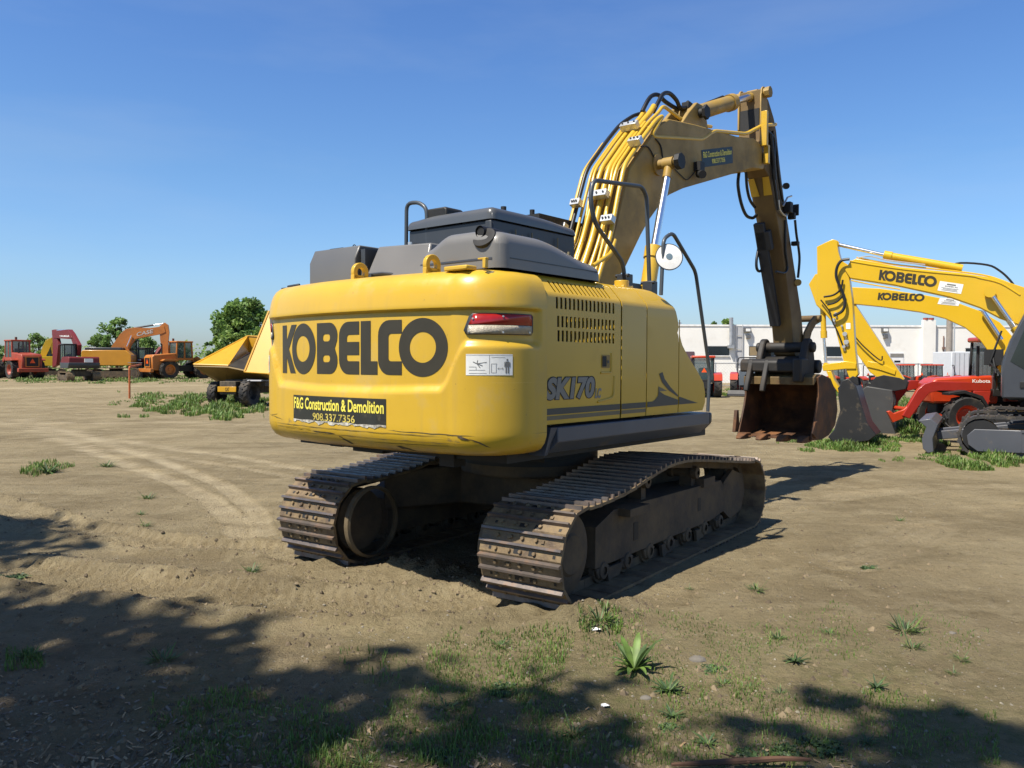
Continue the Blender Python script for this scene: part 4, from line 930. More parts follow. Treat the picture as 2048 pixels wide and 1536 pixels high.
for i in range(len(XS) - 1):
    for j in range(nv - 1): m.f.append((i*nv + j, (i + 1)*nv + j, (i + 1)*nv + j + 1, i*nv + j + 1))
m.m = [0]*len(m.f)
mt, N, L, P = _nt('yard_dirt')
P.inputs['Roughness'].default_value = .95; P.inputs['Specular IOR Level'].default_value = .15
tc = N.new('ShaderNodeTexCoord')
def nse(scale, det=6, rough=.6, vec=None, stretch=None):
    n = N.new('ShaderNodeTexNoise'); n.inputs['Scale'].default_value = scale; n.inputs['Detail'].default_value = det; n.inputs['Roughness'].default_value = rough
    if stretch:
        mp = N.new('ShaderNodeMapping'); mp.inputs['Scale'].default_value = stretch; L.new(tc.outputs['Object'], mp.inputs['Vector']); L.new(mp.outputs[0], n.inputs['Vector'])
    else: L.new(tc.outputs['Object'], n.inputs['Vector'])
    return n.outputs['Fac']
def rng(v, a, b, lo=0, hi=1):
    r = N.new('ShaderNodeMapRange'); r.inputs['From Min'].default_value = a; r.inputs['From Max'].default_value = b; r.inputs['To Min'].default_value = lo; r.inputs['To Max'].default_value = hi
    L.new(v, r.inputs['Value']); return r.outputs[0]
def mixc(a, b, f, mode='MIX'):
    d = N.new('ShaderNodeMix'); d.data_type = 'RGBA'; d.blend_type = mode
    for nm, v in (('A', a), ('B', b)):
        if isinstance(v, tuple): d.inputs[nm].default_value = (*v, 1)
        else: L.new(v, d.inputs[nm])
    if isinstance(f, (int, float)): d.inputs['Factor'].default_value = f
    else: L.new(f, d.inputs['Factor'])
    return d.outputs['Result']
def att(name):
    a = N.new('ShaderNodeAttribute'); a.attribute_name = name; return a.outputs['Fac']
c = mixc((.300, .246, .150), (.215, .172, .102), rng(nse(.55, 7), .38, .62))
c = mixc(c, (.34, .285, .18), rng(nse(2.3, 7, .65), .48, .68, 0, .75))
c = mixc(c, (.150, .115, .068), rng(nse(9, 8, .7), .54, .70, 0, .7))
c = mixc(c, (.43, .36, .24), att('trk'))
c = mixc(c, (.235, .182, .115), att('soil'))  # churned earth, its colour raised to lighten the tree shade there
c = mixc(c, mixc((.145, .150, .055), (.25, .215, .11), rng(nse(14, 6), .4, .6)), att('moss'))  # mossy patches, colour likewise lifted against the foreground shade
c = mixc(c, (.39, .325, .21), rng(nse(38, 8, .8), .56, .72, 0, .75))
c = mixc(c, (.120, .092, .054), rng(nse(62, 8, .8), .55, .70, 0, .6))
c = mixc(c, (.36, .31, .22), rng(nse(140, 6, .8), .60, .72, 0, .6))
vo = N.new('ShaderNodeTexVoronoi'); vo.inputs['Scale'].default_value = 26; L.new(tc.outputs['Object'], vo.inputs['Vector'])
sepc = N.new('ShaderNodeSeparateColor'); L.new(vo.outputs['Color'], sepc.inputs[0])
spot = N.new('ShaderNodeMath'); spot.operation = 'MULTIPLY'; L.new(rng(vo.outputs['Distance'], .22, .14), spot.inputs[0]); L.new(rng(sepc.outputs[0], .80, .82), spot.inputs[1])
c = mixc(c, (.27, .24, .185), spot.outputs[0])
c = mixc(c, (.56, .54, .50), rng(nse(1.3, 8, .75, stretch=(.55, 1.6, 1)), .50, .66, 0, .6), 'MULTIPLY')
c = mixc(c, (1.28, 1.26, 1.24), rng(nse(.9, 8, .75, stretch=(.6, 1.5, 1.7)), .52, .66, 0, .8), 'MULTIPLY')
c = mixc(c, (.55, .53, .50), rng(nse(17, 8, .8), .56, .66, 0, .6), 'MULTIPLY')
c = mixc(c, (1.03, 1.02, .97), 1.0, 'MULTIPLY')
L.new(c, P.inputs['Base Color'])
hh = N.new('ShaderNodeMath'); hh.operation = 'ADD'; L.new(nse(22, 9, .7), hh.inputs[0])
h2 = N.new('ShaderNodeMath'); h2.operation = 'MULTIPLY'; L.new(nse(95, 5, .7), h2.inputs[0]); h2.inputs[1].default_value = .45; L.new(h2.outputs[0], hh.inputs[1])
bp = N.new('ShaderNodeBump'); bp.inputs['Strength'].default_value = 1.0; bp.inputs['Distance'].default_value = .05; L.new(hh.outputs[0], bp.inputs['Height']); L.new(bp.outputs[0], P.inputs['Normal'])
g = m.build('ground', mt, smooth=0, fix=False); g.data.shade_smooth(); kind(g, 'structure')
def soil_at(x, y):
    n = nz(x, y, .8, 41)*.5 + nz(x, y, .25, 42)*.3
    a = sm(5.2, 3.5, y + .30*(x + 1) - n)*sm(3.0, .6, x + n)          # churned earth, front left
    return max(0, min(1, a*.85 + .15*n))
def moss_at(x, y):
    n = nz(x, y, .7, 51)*.5 + nz(x, y, .2, 52)*.4
    a = sm(5.8, 3.8, y + n*.8)*sm(-2.6, -.6, x + n)*sm(3.6, 1.8, x - n)
    return max(0, min(1, a*(.48 + .9*n)))
for nm, fn in (('trk', lambda x, y: tracks_at(x, y)[1]*.95 if (-70 < x < 30 and y < 75) else 0), ('soil', lambda x, y: soil_at(x, y) if (-12 < x < 8 and 0 < y < 12) else 0), ('moss', lambda x, y: moss_at(x, y) if (-12 < x < 12 and 0 < y < 12) else 0)):
    a = g.data.attributes.new(nm, 'FLOAT', 'POINT'); a.data.foreach_set('value', [fn(v[0], v[1]) for v in m.v])
# ---- loose stuff on the dirt: pebbles, clods, wood chips, grass
rnd = random.Random(11)
def lump(mb, x, y, z, r, mi=0, flat=.6):
    t = rnd.uniform(0, 6.28); vs = []
    for k in range(5):
        a = t + 2*pi*k/5; q = r*rnd.uniform(.75, 1.2); vs.append((x + q*cos(a), y + q*sin(a), z - r*.1))
    vs.append((x + rnd.uniform(-.3, .3)*r, y + rnd.uniform(-.3, .3)*r, z + r*flat)); vs.append((x + r*.5*cos(t), y + r*.5*sin(t), z + r*flat*.85))
    mb.add(vs, [(0, 1, 6), (1, 2, 5, 6), (2, 3, 5), (3, 4, 5), (4, 0, 6, 5)], mi)
def depth_pick(a, b):  # more of them close to the viewer
    return 1/lerp(1/a, 1/b, rnd.random())
def clear(x, y):       # not inside the machine's tracks
    q = U.loc(Vector((x, y, 0))); q = RT.inverted() @ q
    return not (-1.75 < q.x < 2.5 and .66 < abs(q.y) < 1.42)
m = MB()
for k in range(9000):
    y = depth_pick(2.0, 16); x = rnd.uniform(-.75, .75)*y + .1
    if clear(x, y): lump(m, x, y, height(x, y), rnd.choice((.003, .004, .004, .005, .006, .010))*rnd.uniform(.8, 1.3), rnd.randrange(2))
kind(m.build('gravel', [mat('pebble_pale', (.22, .195, .145), .85, var=.35, scale=30), mat('pebble_brown', (.13, .10, .07), .85, var=.3, scale=30)], smooth=0, fix=False), 'stuff')
m = MB(); n = 0
while n < 8000:
    y = depth_pick(2.0, 10); x = rnd.uniform(-.7, .55)*y
    s_ = soil_at(x, y); th, c_, r_ = tracks_at(x, y); mnd = max((exp(-(math.hypot(x - p.x, y - p.y)/R)**2) for p, R, a in MND))
    if rnd.random() > .10 + .45*s_ + .8*r_ + .9*mnd: continue
    n += 1
    if clear(x, y): lump(m, x, y, height(x, y), abs(rnd.gauss(.006, .007)) + .004, rnd.randrange(2), .8)
kind(m.build('dirt_clods', [mat('clod_dark', (.105, .078, .046), .95, var=.3, scale=25), mat('clod_tan', (.19, .145, .085), .95, var=.3, scale=25)], smooth=0, fix=False), 'stuff')
m = MB(); n = 0
while n < 7500:
    y = depth_pick(1.9, 4.8); x = rnd.uniform(-.68, .62)*y
    d = sm(3.9, 2.5, y + .25*x + .6*nz(x, y, .5, 61)) 
    if rnd.random() > d*(.35 + .9*max(0, nz(x, y, .35, 62) + .3)): continue
    n += 1
    z = height(x, y) + .004; a = rnd.uniform(0, pi); l = rnd.uniform(.006, .026); w = rnd.uniform(.0025, .007); ti = rnd.uniform(-.5, .5)
    u = Vector((cos(a), sin(a), ti)); v = Vector((-sin(a), cos(a), rnd.uniform(-.5, .5))); p = Vector((x, y, z + abs(ti)*l*.5))
    m.add([p - u*l - v*w, p + u*l - v*w*.6, p + u*l*.9 + v*w, p - u*l*.8 + v*w*.7], [(0, 1, 2, 3)], rnd.randrange(3))
kind(m.build('wood_chips', [mat('chip_pale', (.40, .29, .16), .85, var=.3, scale=30), mat('chip_tan', (.27, .18, .09), .85, var=.3, scale=30), mat('chip_grey', (.19, .155, .12), .9, var=.3, scale=30)], smooth=0, fix=False), 'stuff')
def leafmat(name, col, tr=.25):
    if name in MATS: return MATS[name]
    mt, N, L, P = _nt(name); P.inputs['Roughness'].default_value = .55
    oi = N.new('ShaderNodeTexCoord'); n = N.new('ShaderNodeTexNoise'); n.inputs['Scale'].default_value = 3.0; n.inputs['Detail'].default_value = 4; L.new(oi.outputs['Object'], n.inputs['Vector'])
    r = N.new('ShaderNodeMapRange'); r.inputs['From Min'].default_value = .3; r.inputs['From Max'].default_value = .7; r.inputs['To Min'].default_value = .6; r.inputs['To Max'].default_value = 1.45; L.new(n.outputs['Fac'], r.inputs['Value'])
    mx = N.new('ShaderNodeMix'); mx.data_type = 'RGBA'; mx.blend_type = 'MULTIPLY'; mx.inputs['Factor'].default_value = 1; mx.inputs['A'].default_value = (*col, 1); L.new(r.outputs[0], mx.inputs['B'])
    L.new(mx.outputs['Result'], P.inputs['Base Color'])
    t = N.new('ShaderNodeBsdfTranslucent'); L.new(mx.outputs['Result'], t.inputs['Color']); ms = N.new('ShaderNodeMixShader'); ms.inputs[0].default_value = tr
    L.new(P.outputs[0], ms.inputs[1]); L.new(t.outputs[0], ms.inputs[2]); L.new(ms.outputs[0], N['Material Output'].inputs['Surface'])
    MATS[name] = mt; return mt
G1 = leafmat('grass_green', (.095, .175, .028)); G2 = leafmat('grass_yellow_green', (.16, .225, .045)); G3 = leafmat('grass_dry', (.24, .20, .09))
def blade(mb, x, y, z, h, w, mi):
    a = rnd.uniform(0, 2*pi); l = rnd.uniform(.15, .75)*h; dx, dy = cos(a)*l, sin(a)*l; px, py = -sin(a)*w, cos(a)*w
    mb.add([(x - px, y - py, z - .01), (x + px, y + py, z - .01), (x + dx*.4 + px*.7, y + dy*.4 + py*.7, z + h*.62), (x + dx*.4 - px*.7, y + dy*.4 - py*.7, z + h*.62), (x + dx, y + dy, z + h)], [(0, 1, 2, 3), (3, 2, 4)], mi)
def grass(name, areas, mats=(G1, G2, G3)):
    mb = MB()
    for (px0, px1, py0, py1, cnt, h0, h1, thr) in areas:
        if py0 < 900: cnt, h0, h1 = int(cnt*1.6), h0*.55, h1*.62
        a, b = ground_pt(px0, py1), ground_pt(px1, py0); k = 0; tries = 0
        while k < cnt and tries < cnt*20:
            tries += 1
            py = rnd.uniform(py0, py1); p = ground_pt(rnd.uniform(px0, px1), py); x, y = p.x, p.y
            cx = (x - ground_pt(px0, py).x)/max(.01, ground_pt(px1, py).x - ground_pt(px0, py).x)
            edge = sm(0, .15, cx)*sm(1, .85, cx)*sm(0, .25, (py - py0)/(py1 - py0))*sm(1, .75, (py - py0)/(py1 - py0))
            nn = nz(x, y, .12*y**.6, 71) + .5*nz(x, y, .04*y**.6, 72)
            if nn + edge*.6 - .35 < thr or not clear(x, y): continue
            k += 1; h = rnd.uniform(h0, h1)*((.35 + 1.1*max(0, nn + .25))*(.5 + .5*edge) if py0 < 900 else .6 + .9*max(0, nn + .4)); r_ = rnd.random()
            blade(mb, x, y, height(x, y), h, h*.04 + .0004*y, 0 if r_ < .6 else (1 if r_ < .93 else 2))
    return kind(mb.build(name, list(mats), smooth=0, fix=False), 'stuff')
grass('grass', [
    (1540, 1865, 858, 910, 5200, .06, .2, .12), (1700, 1900, 790, 880, 4200, .15, .48, .05), (1870, 2080, 876, 950, 4200, .06, .22, .14), (1700, 2000, 895, 925, 900, .05, .12, .2),
    (235, 545, 782, 836, 3600, .08, .34, .22), (340, 545, 790, 842, 3600, .12, .46, .12), (200, 420, 796, 822, 500, .06, .16, .3),
    (-20, 430, 748, 768, 3600, .12, .40, .1), (1380, 1540, 775, 795, 1500, .1, .3, .1), (1640, 1760, 760, 800, 900, .15, .4, .1),
    (1150, 1560, 1230, 1400, 2600, .006, .022, -.15), (850, 1150, 1260, 1420, 3200, .006, .028, -.2), (1000, 2000, 1380, 1536, 5200, .006, .026, -.2), (300, 1000, 1380, 1536, 5200, .006, .030, -.2), (640, 1150, 1300, 1536, 1500, .010, .04, .0),
    (1550, 1980, 1200, 1330, 900, .006, .018, .0), (40, 160, 915, 955, 500, .03, .07, .1), (0, 130, 1280, 1350, 300, .015, .05, .1), (1150, 1250, 1240, 1275, 260, .015, .05, .0)])
# ---- single weeds
LW = [leafmat('weed_green', (.070, .120, .034), .2), leafmat('weed_bright', (.13, .21, .04), .25), leafmat('weed_dark', (.040, .072, .026), .2)]
def leaf(mb, a, l, w, up, droop, mi=0, base=.0):
    d = Vector((cos(a), sin(a), 0)); s_ = Vector((-sin(a), cos(a), 0)); vs = []; n = 6
    for i in range(n + 1):
        t = i/n; p = d*(base + l*t*(1 - .15*t)) + Vector((0, 0, l*(up*t - droop*t*t))); q = w*(sin(pi*min(1, t*.92 + .06))**.8)
        vs += [p - s_*q + Vector((0, 0, q*.35)), p, p + s_*q + Vector((0, 0, q*.35))]
    fs = []
    for i in range(n): fs += [(3*i, 3*i + 1, 3*i + 4, 3*i + 3), (3*i + 1, 3*i + 2, 3*i + 5, 3*i + 4)]
    mb.add(vs, fs, mi)
def weed_proto(kind_):
    mb = MB(); r = random.Random(kind_*7 + 1)
    if kind_ == 0:      # upright dock, long broad leaves
        for k in range(34): leaf(mb, r.uniform(0, 6.28), r.uniform(.3, .95), r.uniform(.05, .10), r.uniform(.3, 1.8), r.uniform(.2, .8), r.choice((0, 1, 1)))
    elif kind_ == 1:    # flat rosette of narrow leaves
        for k in range(50): leaf(mb, r.uniform(0, 6.28), r.uniform(.25, 1.0), r.uniform(.03, .06), r.uniform(.05, .9), r.uniform(.1, .6), r.choice((0, 2, 2)))
    elif kind_ == 2:    # grassy tuft
        for k in range(110): leaf(mb, r.uniform(0, 6.28), r.uniform(.12, .75)*(1 if k % 9 else 1.4), r.uniform(.014, .036), r.uniform(.1, 1.4), r.uniform(.1, .9), r.choice((0, 2, 0, 1)), r.uniform(0, .5))
    else:               # low spreading mat of small round leaves
        for k in range(80):
            o = MB(); leaf(o, r.uniform(0, 6.28), r.uniform(.2, .38), r.uniform(.08, .13), r.uniform(.1, .5), .2, 0)
            a = r.uniform(0, 6.28); q = sqrt(r.random())*.75
            mb.add([(v[0] + q*cos(a), v[1] + q*sin(a), v[2] + .08*r.random()) for v in o.v], o.f, r.choice((0, 0, 2)))
    return mb
WEEDS = {0: [(1268, 1345, 78)], 1: [(1338, 1385, 48), (1590, 1325, 36), (1752, 1378, 36), (1415, 1490, 42), (1345, 1432, 40), (95, 945, 40), (1735, 1488, 30)],
         2: [(1555, 1282, 22), (1825, 1296, 30), (1810, 1262, 42), (1446, 1370, 24), (1906, 1345, 18), (1924, 1425, 20), (1512, 1186, 24), (1378, 1182, 12), (325, 1322, 42), (645, 1470, 28), (502, 1146, 26), (295, 998, 20), (280, 1030, 14), (290, 1054, 18), (213, 934, 24), (1922, 1318, 22), (728, 1524, 36), (1800, 1046, 14), (1200, 1262, 44), (1000, 1290, 30), (60, 1312, 40), (1150, 1470, 40), (440, 1478, 40), (895, 1425, 34), (1660, 1270, 22), (1500, 1375, 16), (1560, 1390, 20)],
         3: [(1640, 1492, 48), (1500, 1512, 40), (1004, 1384, 40), (1422, 1340, 32), (1340, 1458, 26), (1565, 1500, 40), (880, 1512, 46), (130, 1150, 26), (1745, 1140, 26), (20, 1158, 34)]}
WL = {0: ('largest broad leaved dock weed, bright green, standing upright in the shade edge in the foreground', None), 1: ('flat dark green rosette weed with narrow pointed leaves on the dirt', 'rosette weeds on the dirt'),
      2: ('small spiky tuft of green weed on the bare dirt', 'spiky weed tufts on the dirt'), 3: ('low spreading mat of small round green leaves on the ground', 'spreading weeds on the dirt')}
for kd, lst in WEEDS.items():
    proto = weed_proto(kd).build('weed', LW, smooth=30, fix=False)
    for i, (px, py, sz) in enumerate(lst):
        o = proto if i == 0 else proto.copy()
        if i: COL.objects.link(o)
        p = ground_pt(px, py); sc = sz/F*p.y*(1.12 if kd else 1.0)
        o.location = (p.x, p.y, height(p.x, p.y) - .004); o.scale = (sc, sc, sc*rnd.uniform(.75, 1.1)); o.rotation_euler = (0, 0, rnd.uniform(0, 6.28))
        tag(o, WL[kd][0], 'weed', WL[kd][1])
# litter, stone, branch
m = MB(); A = [ground_pt(a, b, .03) for a, b in ((1345, 1534), (1420, 1530), (1500, 1526), (1570, 1522), (1625, 1524))]; m.tube([p + Vector((0, .02, 0)) for p in spline([tuple(a) for a in A], 4)], [.007 + .006*sin(pi*i/16) for i in range(17)], 7)
B2 = [ground_pt(a, b, .03) for a, b in ((1500, 1526), (1460, 1512), (1440, 1506))]; m.tube(B2, [.006, .004, .002], 5)
tag(m.build('fallen_branch', mat('branch_bark', (.11, .055, .03), .85, var=.3, scale=20)), 'thin reddish brown branch lying on the ground at the bottom edge', 'branch')
for (px, py, s_, lab) in ((1192, 1270, .028, 'small white scrap of paper beside the weed tuft at the track'), (1210, 1420, .02, 'pale crumpled scrap of litter among grass and wood chips')):
    p = ground_pt(px, py); m = MB(); m.add([(-s_, -s_*.5, .004), (s_, -s_*.6, .012), (s_*1.1, s_*.5, .006), (0, s_*.2, .018), (-s_*.9, s_*.6, .01)], [(0, 1, 3), (1, 2, 3), (2, 4, 3), (4, 0, 3)])
    o = m.build('paper_scrap', WHITE, smooth=0); o.location = (p.x, p.y, height(p.x, p.y) + .004); tag(o, lab, 'litter')
for (px, py, s_, lab) in ((1395, 1320, .05, 'half buried grey stone in the dirt near the large dock weed'), (1292, 1398, .03, 'small pale stone beside the dark rosette weed'), (1905, 1265, .025, 'brown stone lying on pale dirt at the right')):
    p = ground_pt(px, py); m = MB()
    m.grid(lambda a, b: Vector((cos(2*pi*a)*sin(pi*b), sin(2*pi*a)*sin(pi*b)*.75, cos(pi*b)*.5))*(1 + .18*noise.noise((cos(2*pi*a)*2, sin(2*pi*a)*2 + px, b*3)))*s_, 14, 8)
    o = m.build('stone', mat('stone_grey', (.15, .135, .11), .85, var=.2, scale=20, bump=.4, bscale=60)); o.location = (p.x, p.y, height(p.x, p.y)); tag(o, lab, 'stone')
# ================================================================ other machines, buildings, trees
TYRE = mat('tyre_rubber', (.018, .018, .018), .75, var=.3, scale=6, dirt=(.11, .085, .055), dirt_amt=.4, dirt_scale=3)
ORED = mat('orange_red_paint', (.50, .048, .012), .35, var=.08, coat=.3)
ORG = mat('faded_orange_paint', (.44, .15, .025), .45, var=.15, scale=1.5, dirt=(.25, .15, .07), dirt_amt=.2)
ORG2 = mat('golden_orange_paint', (.52, .24, .018), .4, var=.08, scale=1.5, coat=.2)
CRIM = mat('crimson_paint', (.13, .006, .007), .6, var=.1, coat=.05)
FRED = mat('faded_red_paint', (.32, .048, .020), .5, var=.2, scale=1.5, dirt=(.2, .09, .04), dirt_amt=.35)
DUMPY = mat('dumper_yellow_paint', (.58, .30, .008), .4, var=.06, coat=.2)
GLS = glass('machine_glass', (.07, .11, .115))
def rot(yaw): return Matrix.Rotation(yaw, 4, 'Z')
def wheel(par, x, y, r, w, rim=ORED, lugs=14, name='wheel', hub=.55):
    T = Matrix.Translation((x, y, r)) @ Matrix.Rotation(pi/2, 4, 'X')
    m = MB(); m.lathe([(r*hub, -w*.42), (r*.90, -w*.5), (r*.97, -w*.42), (r*.97, w*.42), (r*.90, w*.5), (r*hub, w*.42)], T, 32)
    for k in range(lugs):
        for s in (-1, 1):
            a = 2*pi*(k + (.5 if s > 0 else 0))/lugs
            M = T @ Matrix.Rotation(a, 4, 'Z') @ Matrix.Translation((r*.985, 0, s*w*.24)) @ Matrix.Rotation(s*.6, 4, 'X')
            m.box(-r*.05, r*.03, -r*.045, r*.045, -w*.26, w*.26, 0, M)
    o = m.build(name, TYRE, par, smooth=35)
    m = MB(); m.lathe([(0, w*.12), (r*.14, w*.16), (r*.18, w*.05), (r*hub*.75, w*.02), (r*hub*.95, w*.40), (r*hub*1.04, w*.43), (r*hub*1.04, -w*.43), (r*hub*.95, -w*.40), (r*hub*.7, -w*.1), (0, -w*.1)], T, 28)
    m.build('rim', rim, o, smooth=35); return o
def cabin(par, x0, x1, y0, y1, z0, z1, frame, roof, glassm=GLS, post=.08, slope=0.0, name='cab'):
    m = MB()
    for x in (x0, x1 - post):
        for y in (y0, y1 - post): m.prism([(x, z0), (x + post, z0), (x + post + (slope if x == x0 else -slope), z1), (x + (slope if x == x0 else -slope), z1)], y, y + post)
    m.box(x0, x1, y0 + .001, y1 - .001, z0 - .02, z0 + (z1 - z0)*.12); m.box((x0 + x1)/2 - post/2, (x0 + x1)/2 + post/2, y0 + .005, y0 + post*.8, z0, z1); m.box((x0 + x1)/2 - post/2, (x0 + x1)/2 + post/2, y1 - post*.8, y1 - .005, z0, z1)
    c = m.build(name, frame, par, bevel=.015)
    m = MB(); e = .03
    m.box(x0 + e + slope, x1 - e - slope, y0 + e, y1 - e, z0 + .06, z1 - .01); m.build('window', glassm, c, smooth=0)
    m = MB(); m.box(x0 + slope - .06, x1 - slope + .06, y0 - .05, y1 + .05, z1, z1 + .12); m.build('roof', roof, c, bevel=.04)
    m = MB(); m.box(x0 + .3*(x1 - x0), x0 + .42*(x1 - x0), y0 + .3*(y1 - y0), y0 + .7*(y1 - y0), z0, z0 + .6*(z1 - z0)); m.box(x0 + .3*(x1 - x0), x0 + .62*(x1 - x0), y0 + .3*(y1 - y0), y0 + .7*(y1 - y0), z0, z0 + .25*(z1 - z0)); m.build('seat', BLK, c, bevel=.03)
    return c
UGREY_ = None
def simple_track(par, yc, w, x0, x1, r, mt=UNDER, sm_=STEELTRK, name='crawler_track', pitch=.16):
    m = MB(); pts = []
    for k in range(12): a = radians(90 + 180*k/11); pts.append((x0 + r*cos(a), r + r*sin(a)))
    for k in range(12): a = radians(-90 + 180*k/11); pts.append((x1 + r*cos(a), r + r*sin(a)))
    P, Lt = resample(pts, int((2*(x1 - x0) + 2*pi*r)/pitch))
    n = len(P)
    for k in range(n):
        p, a, b = P[k], P[k - 1], P[(k + 1) % n]; t = Vector((b[0] - a[0], 0, b[1] - a[1])).normalized(); q = Vector((t.z, 0, -t.x)); h = Lt/n/2
        M = Matrix(((t.x, 0, q.x, p[0]), (0, 1, 0, yc), (t.z, 0, q.z, p[1]), (0, 0, 0, 1)))
        m.prism([(-h*.98, -.05), (-h*.98, .0), (-h*.5, .0), (-h*.4, .028), (-h*.1, .028), (0, 0), (h*.98, -.004), (h*.98, -.05)], -w/2, w/2, 'y', 0, M)
    o = m.build(name, sm_, par, smooth=0)
    m = MB(); s = 1 if yc > 0 else -1
    m.box(x0 + r*.7, x1 - r*.7, yc - w*.44, yc + w*.44, r*.35, r*1.35); m.build('track_frame', mt, o, bevel=.02)
    for nm, x in (('sprocket', x0), ('idler', x1)):
        m = MB(); m.cyl((x, yc - w*.46, r), (x, yc + w*.46, r), r*.80, n=28); m.cyl((x, yc - w*.5, r), (x, yc + w*.5, r), r*.3, n=16); m.build(nm, BLK if mt is UGREY_ else mt, o)
    for k in range(5):
        x = lerp(x0 + r, x1 - r, (k + .5)/5); m = MB(); m.cyl((x, yc - w*.45, r*.3), (x, yc + w*.45, r*.3), r*.27, n=16); m.build('track_roller', mt, o)
    return o
def arm_set(par, foot, B, A, wid, col, cylcol=None, tip=None, buck=None, bcol=BUCKD, text=None, tcol=LETT, rodside=1):
    """boom and stick from outlines in the machine's own x-z plane"""
    m = MB(); m.prism(B, -wid, wid); b = m.build('boom', col, par, smooth=25, bevel=.012)
    m = MB(); m.prism(A, -wid*.8, wid*.8); a = m.build('arm', col, par, smooth=25, bevel=.012)
    return b, a
# ---------------------------------------------------------------- the two yellow excavators on the right
def side_excavator(X, Y, heading, label, boom_px, arm_px, bucket_px, ears_px, cyl, bcyl, kcyl, word_px, lab_px, pipes, hoses, w, bmat, link_px=None, ctr=None):
    fr = Frame(X, Y, heading); R = thing('excavator', label, 'excavator', fr, group='yellow excavators parked side on')
    yv = w
    def tr(px, off=0): return fr.xz(px, yv + off)
    m = MB(); m.prism(tr(boom_px), -w, w); BO = m.build('boom', YELN, R, smooth=22, bevel=.01)
    m = MB(); m.prism(tr(arm_px), -w*.8, w*.8); AR = m.build('arm', YELN, R, smooth=22, bevel=.01)
    m = MB(); o = tr(bucket_px); m.prism(o, -w*2.6, w*2.6); BU = m.build('bucket', bmat, R, smooth=35, bevel=.015)
    for e in ears_px:
        for s in (-1, 1):
            m = MB(); m.prism(tr(e), s*w*1.0 if s > 0 else -w*1.0 - .05, s*w*1.0 + .05 if s > 0 else -w*1.0); m.build('quick_coupler', BLK, R, smooth=25, bevel=.008)
    for (pa, pb, pc, rb, rr, y, nm) in cyl:
        a, b, c = (fr.pl(*q, 0) for q in (pa, pb, pc))
        for v in (a, b, c): v.y = y
        d = (b - a).normalized(); m = MB(); m.tube([a, b - d*.15, b - d*.15, b], [rb, rb, rb*1.2, rb*1.2], 18); c_ = m.build(nm, YELN, R, smooth=35)
        m = MB(); m.cyl(b - d*.02, c, rr, n=16); m.build('rod', CHROME, c_)
        m = MB(); m.cyl(c - Vector((0, rb*1.2, 0)), c + Vector((0, rb*1.2, 0)), rb*.9, n=14); m.build('rod_eye', YELN, c_)
    if word_px:
        p00, p10, p01 = (fr.pl(*q, yv) for q in word_px)   # left-bottom, right-bottom, left-top
        T, Bt = 1.94, 1.565
        bm_ = bmesh.new()
        for lp in big_letters():
            me = flat_mesh(lp); bm_.from_mesh(me); bpy.data.meshes.remove(me)
        me = bpy.data.meshes.new('w'); bm_.to_mesh(me); bm_.free()
        mapped('lettering', me, lambda s, z: p00 + (p10 - p00)*((s + .868)/(.868 + .91)) + (p01 - p00)*((z - Bt)/(T - Bt)) + Vector((0, .004, 0)), LETT, BO)
    if lab_px:
        q = [fr.pl(*c_, yv) for c_ in lab_px]  # lb, rb, lt
        f = lambda off: (lambda u, v: q[0] + (q[1] - q[0])*u + (q[2] - q[0])*v + Vector((0, off, 0)))
        lb = mapped('dealer_label', flat_mesh([[(0, 0), (1, 0), (1, 1), (0, 1)]]), f(.004), WHITE, BO)
        mapped('lettering', fit(flat_mesh(text='MACHINERY, INC.', bold=.03), .25, .82, .50, .64), f(.007), INK, lb)
        for (u0, u1, v0, v1) in ((.32, .70, .72, .85), (.12, .86, .36, .40), (.2, .8, .25, .29), (.15, .85, .13, .17)):
            mapped('print_line', flat_mesh([[(u0, v0), (u1, v0), (u1, v1), (u0, v1)]]), f(.007), INK, lb)
    for px, y, r, mt_ in pipes:
        m = MB(); m.tube([Vector((v.x, y, v.z)) for v in spline([fr.pl(a, b, yv) for a, b in px], 4)], r, 7); m.build('hydraulic_pipe', mt_, BO)
    for px, y, r in hoses:
        m = MB(); m.tube([Vector((v.x, y, v.z)) for v in spline([fr.pl(a, b, yv) for a, b in px], 5)], r, 7); m.build('hydraulic_hose', RUB, AR)
    if link_px:
        for e in link_px:
            m = MB(); m.prism(tr(e), -w*.95, w*.95); m.build('bucket_link', YELN, R, smooth=25, bevel=.01)
    return fr, R, BO, AR
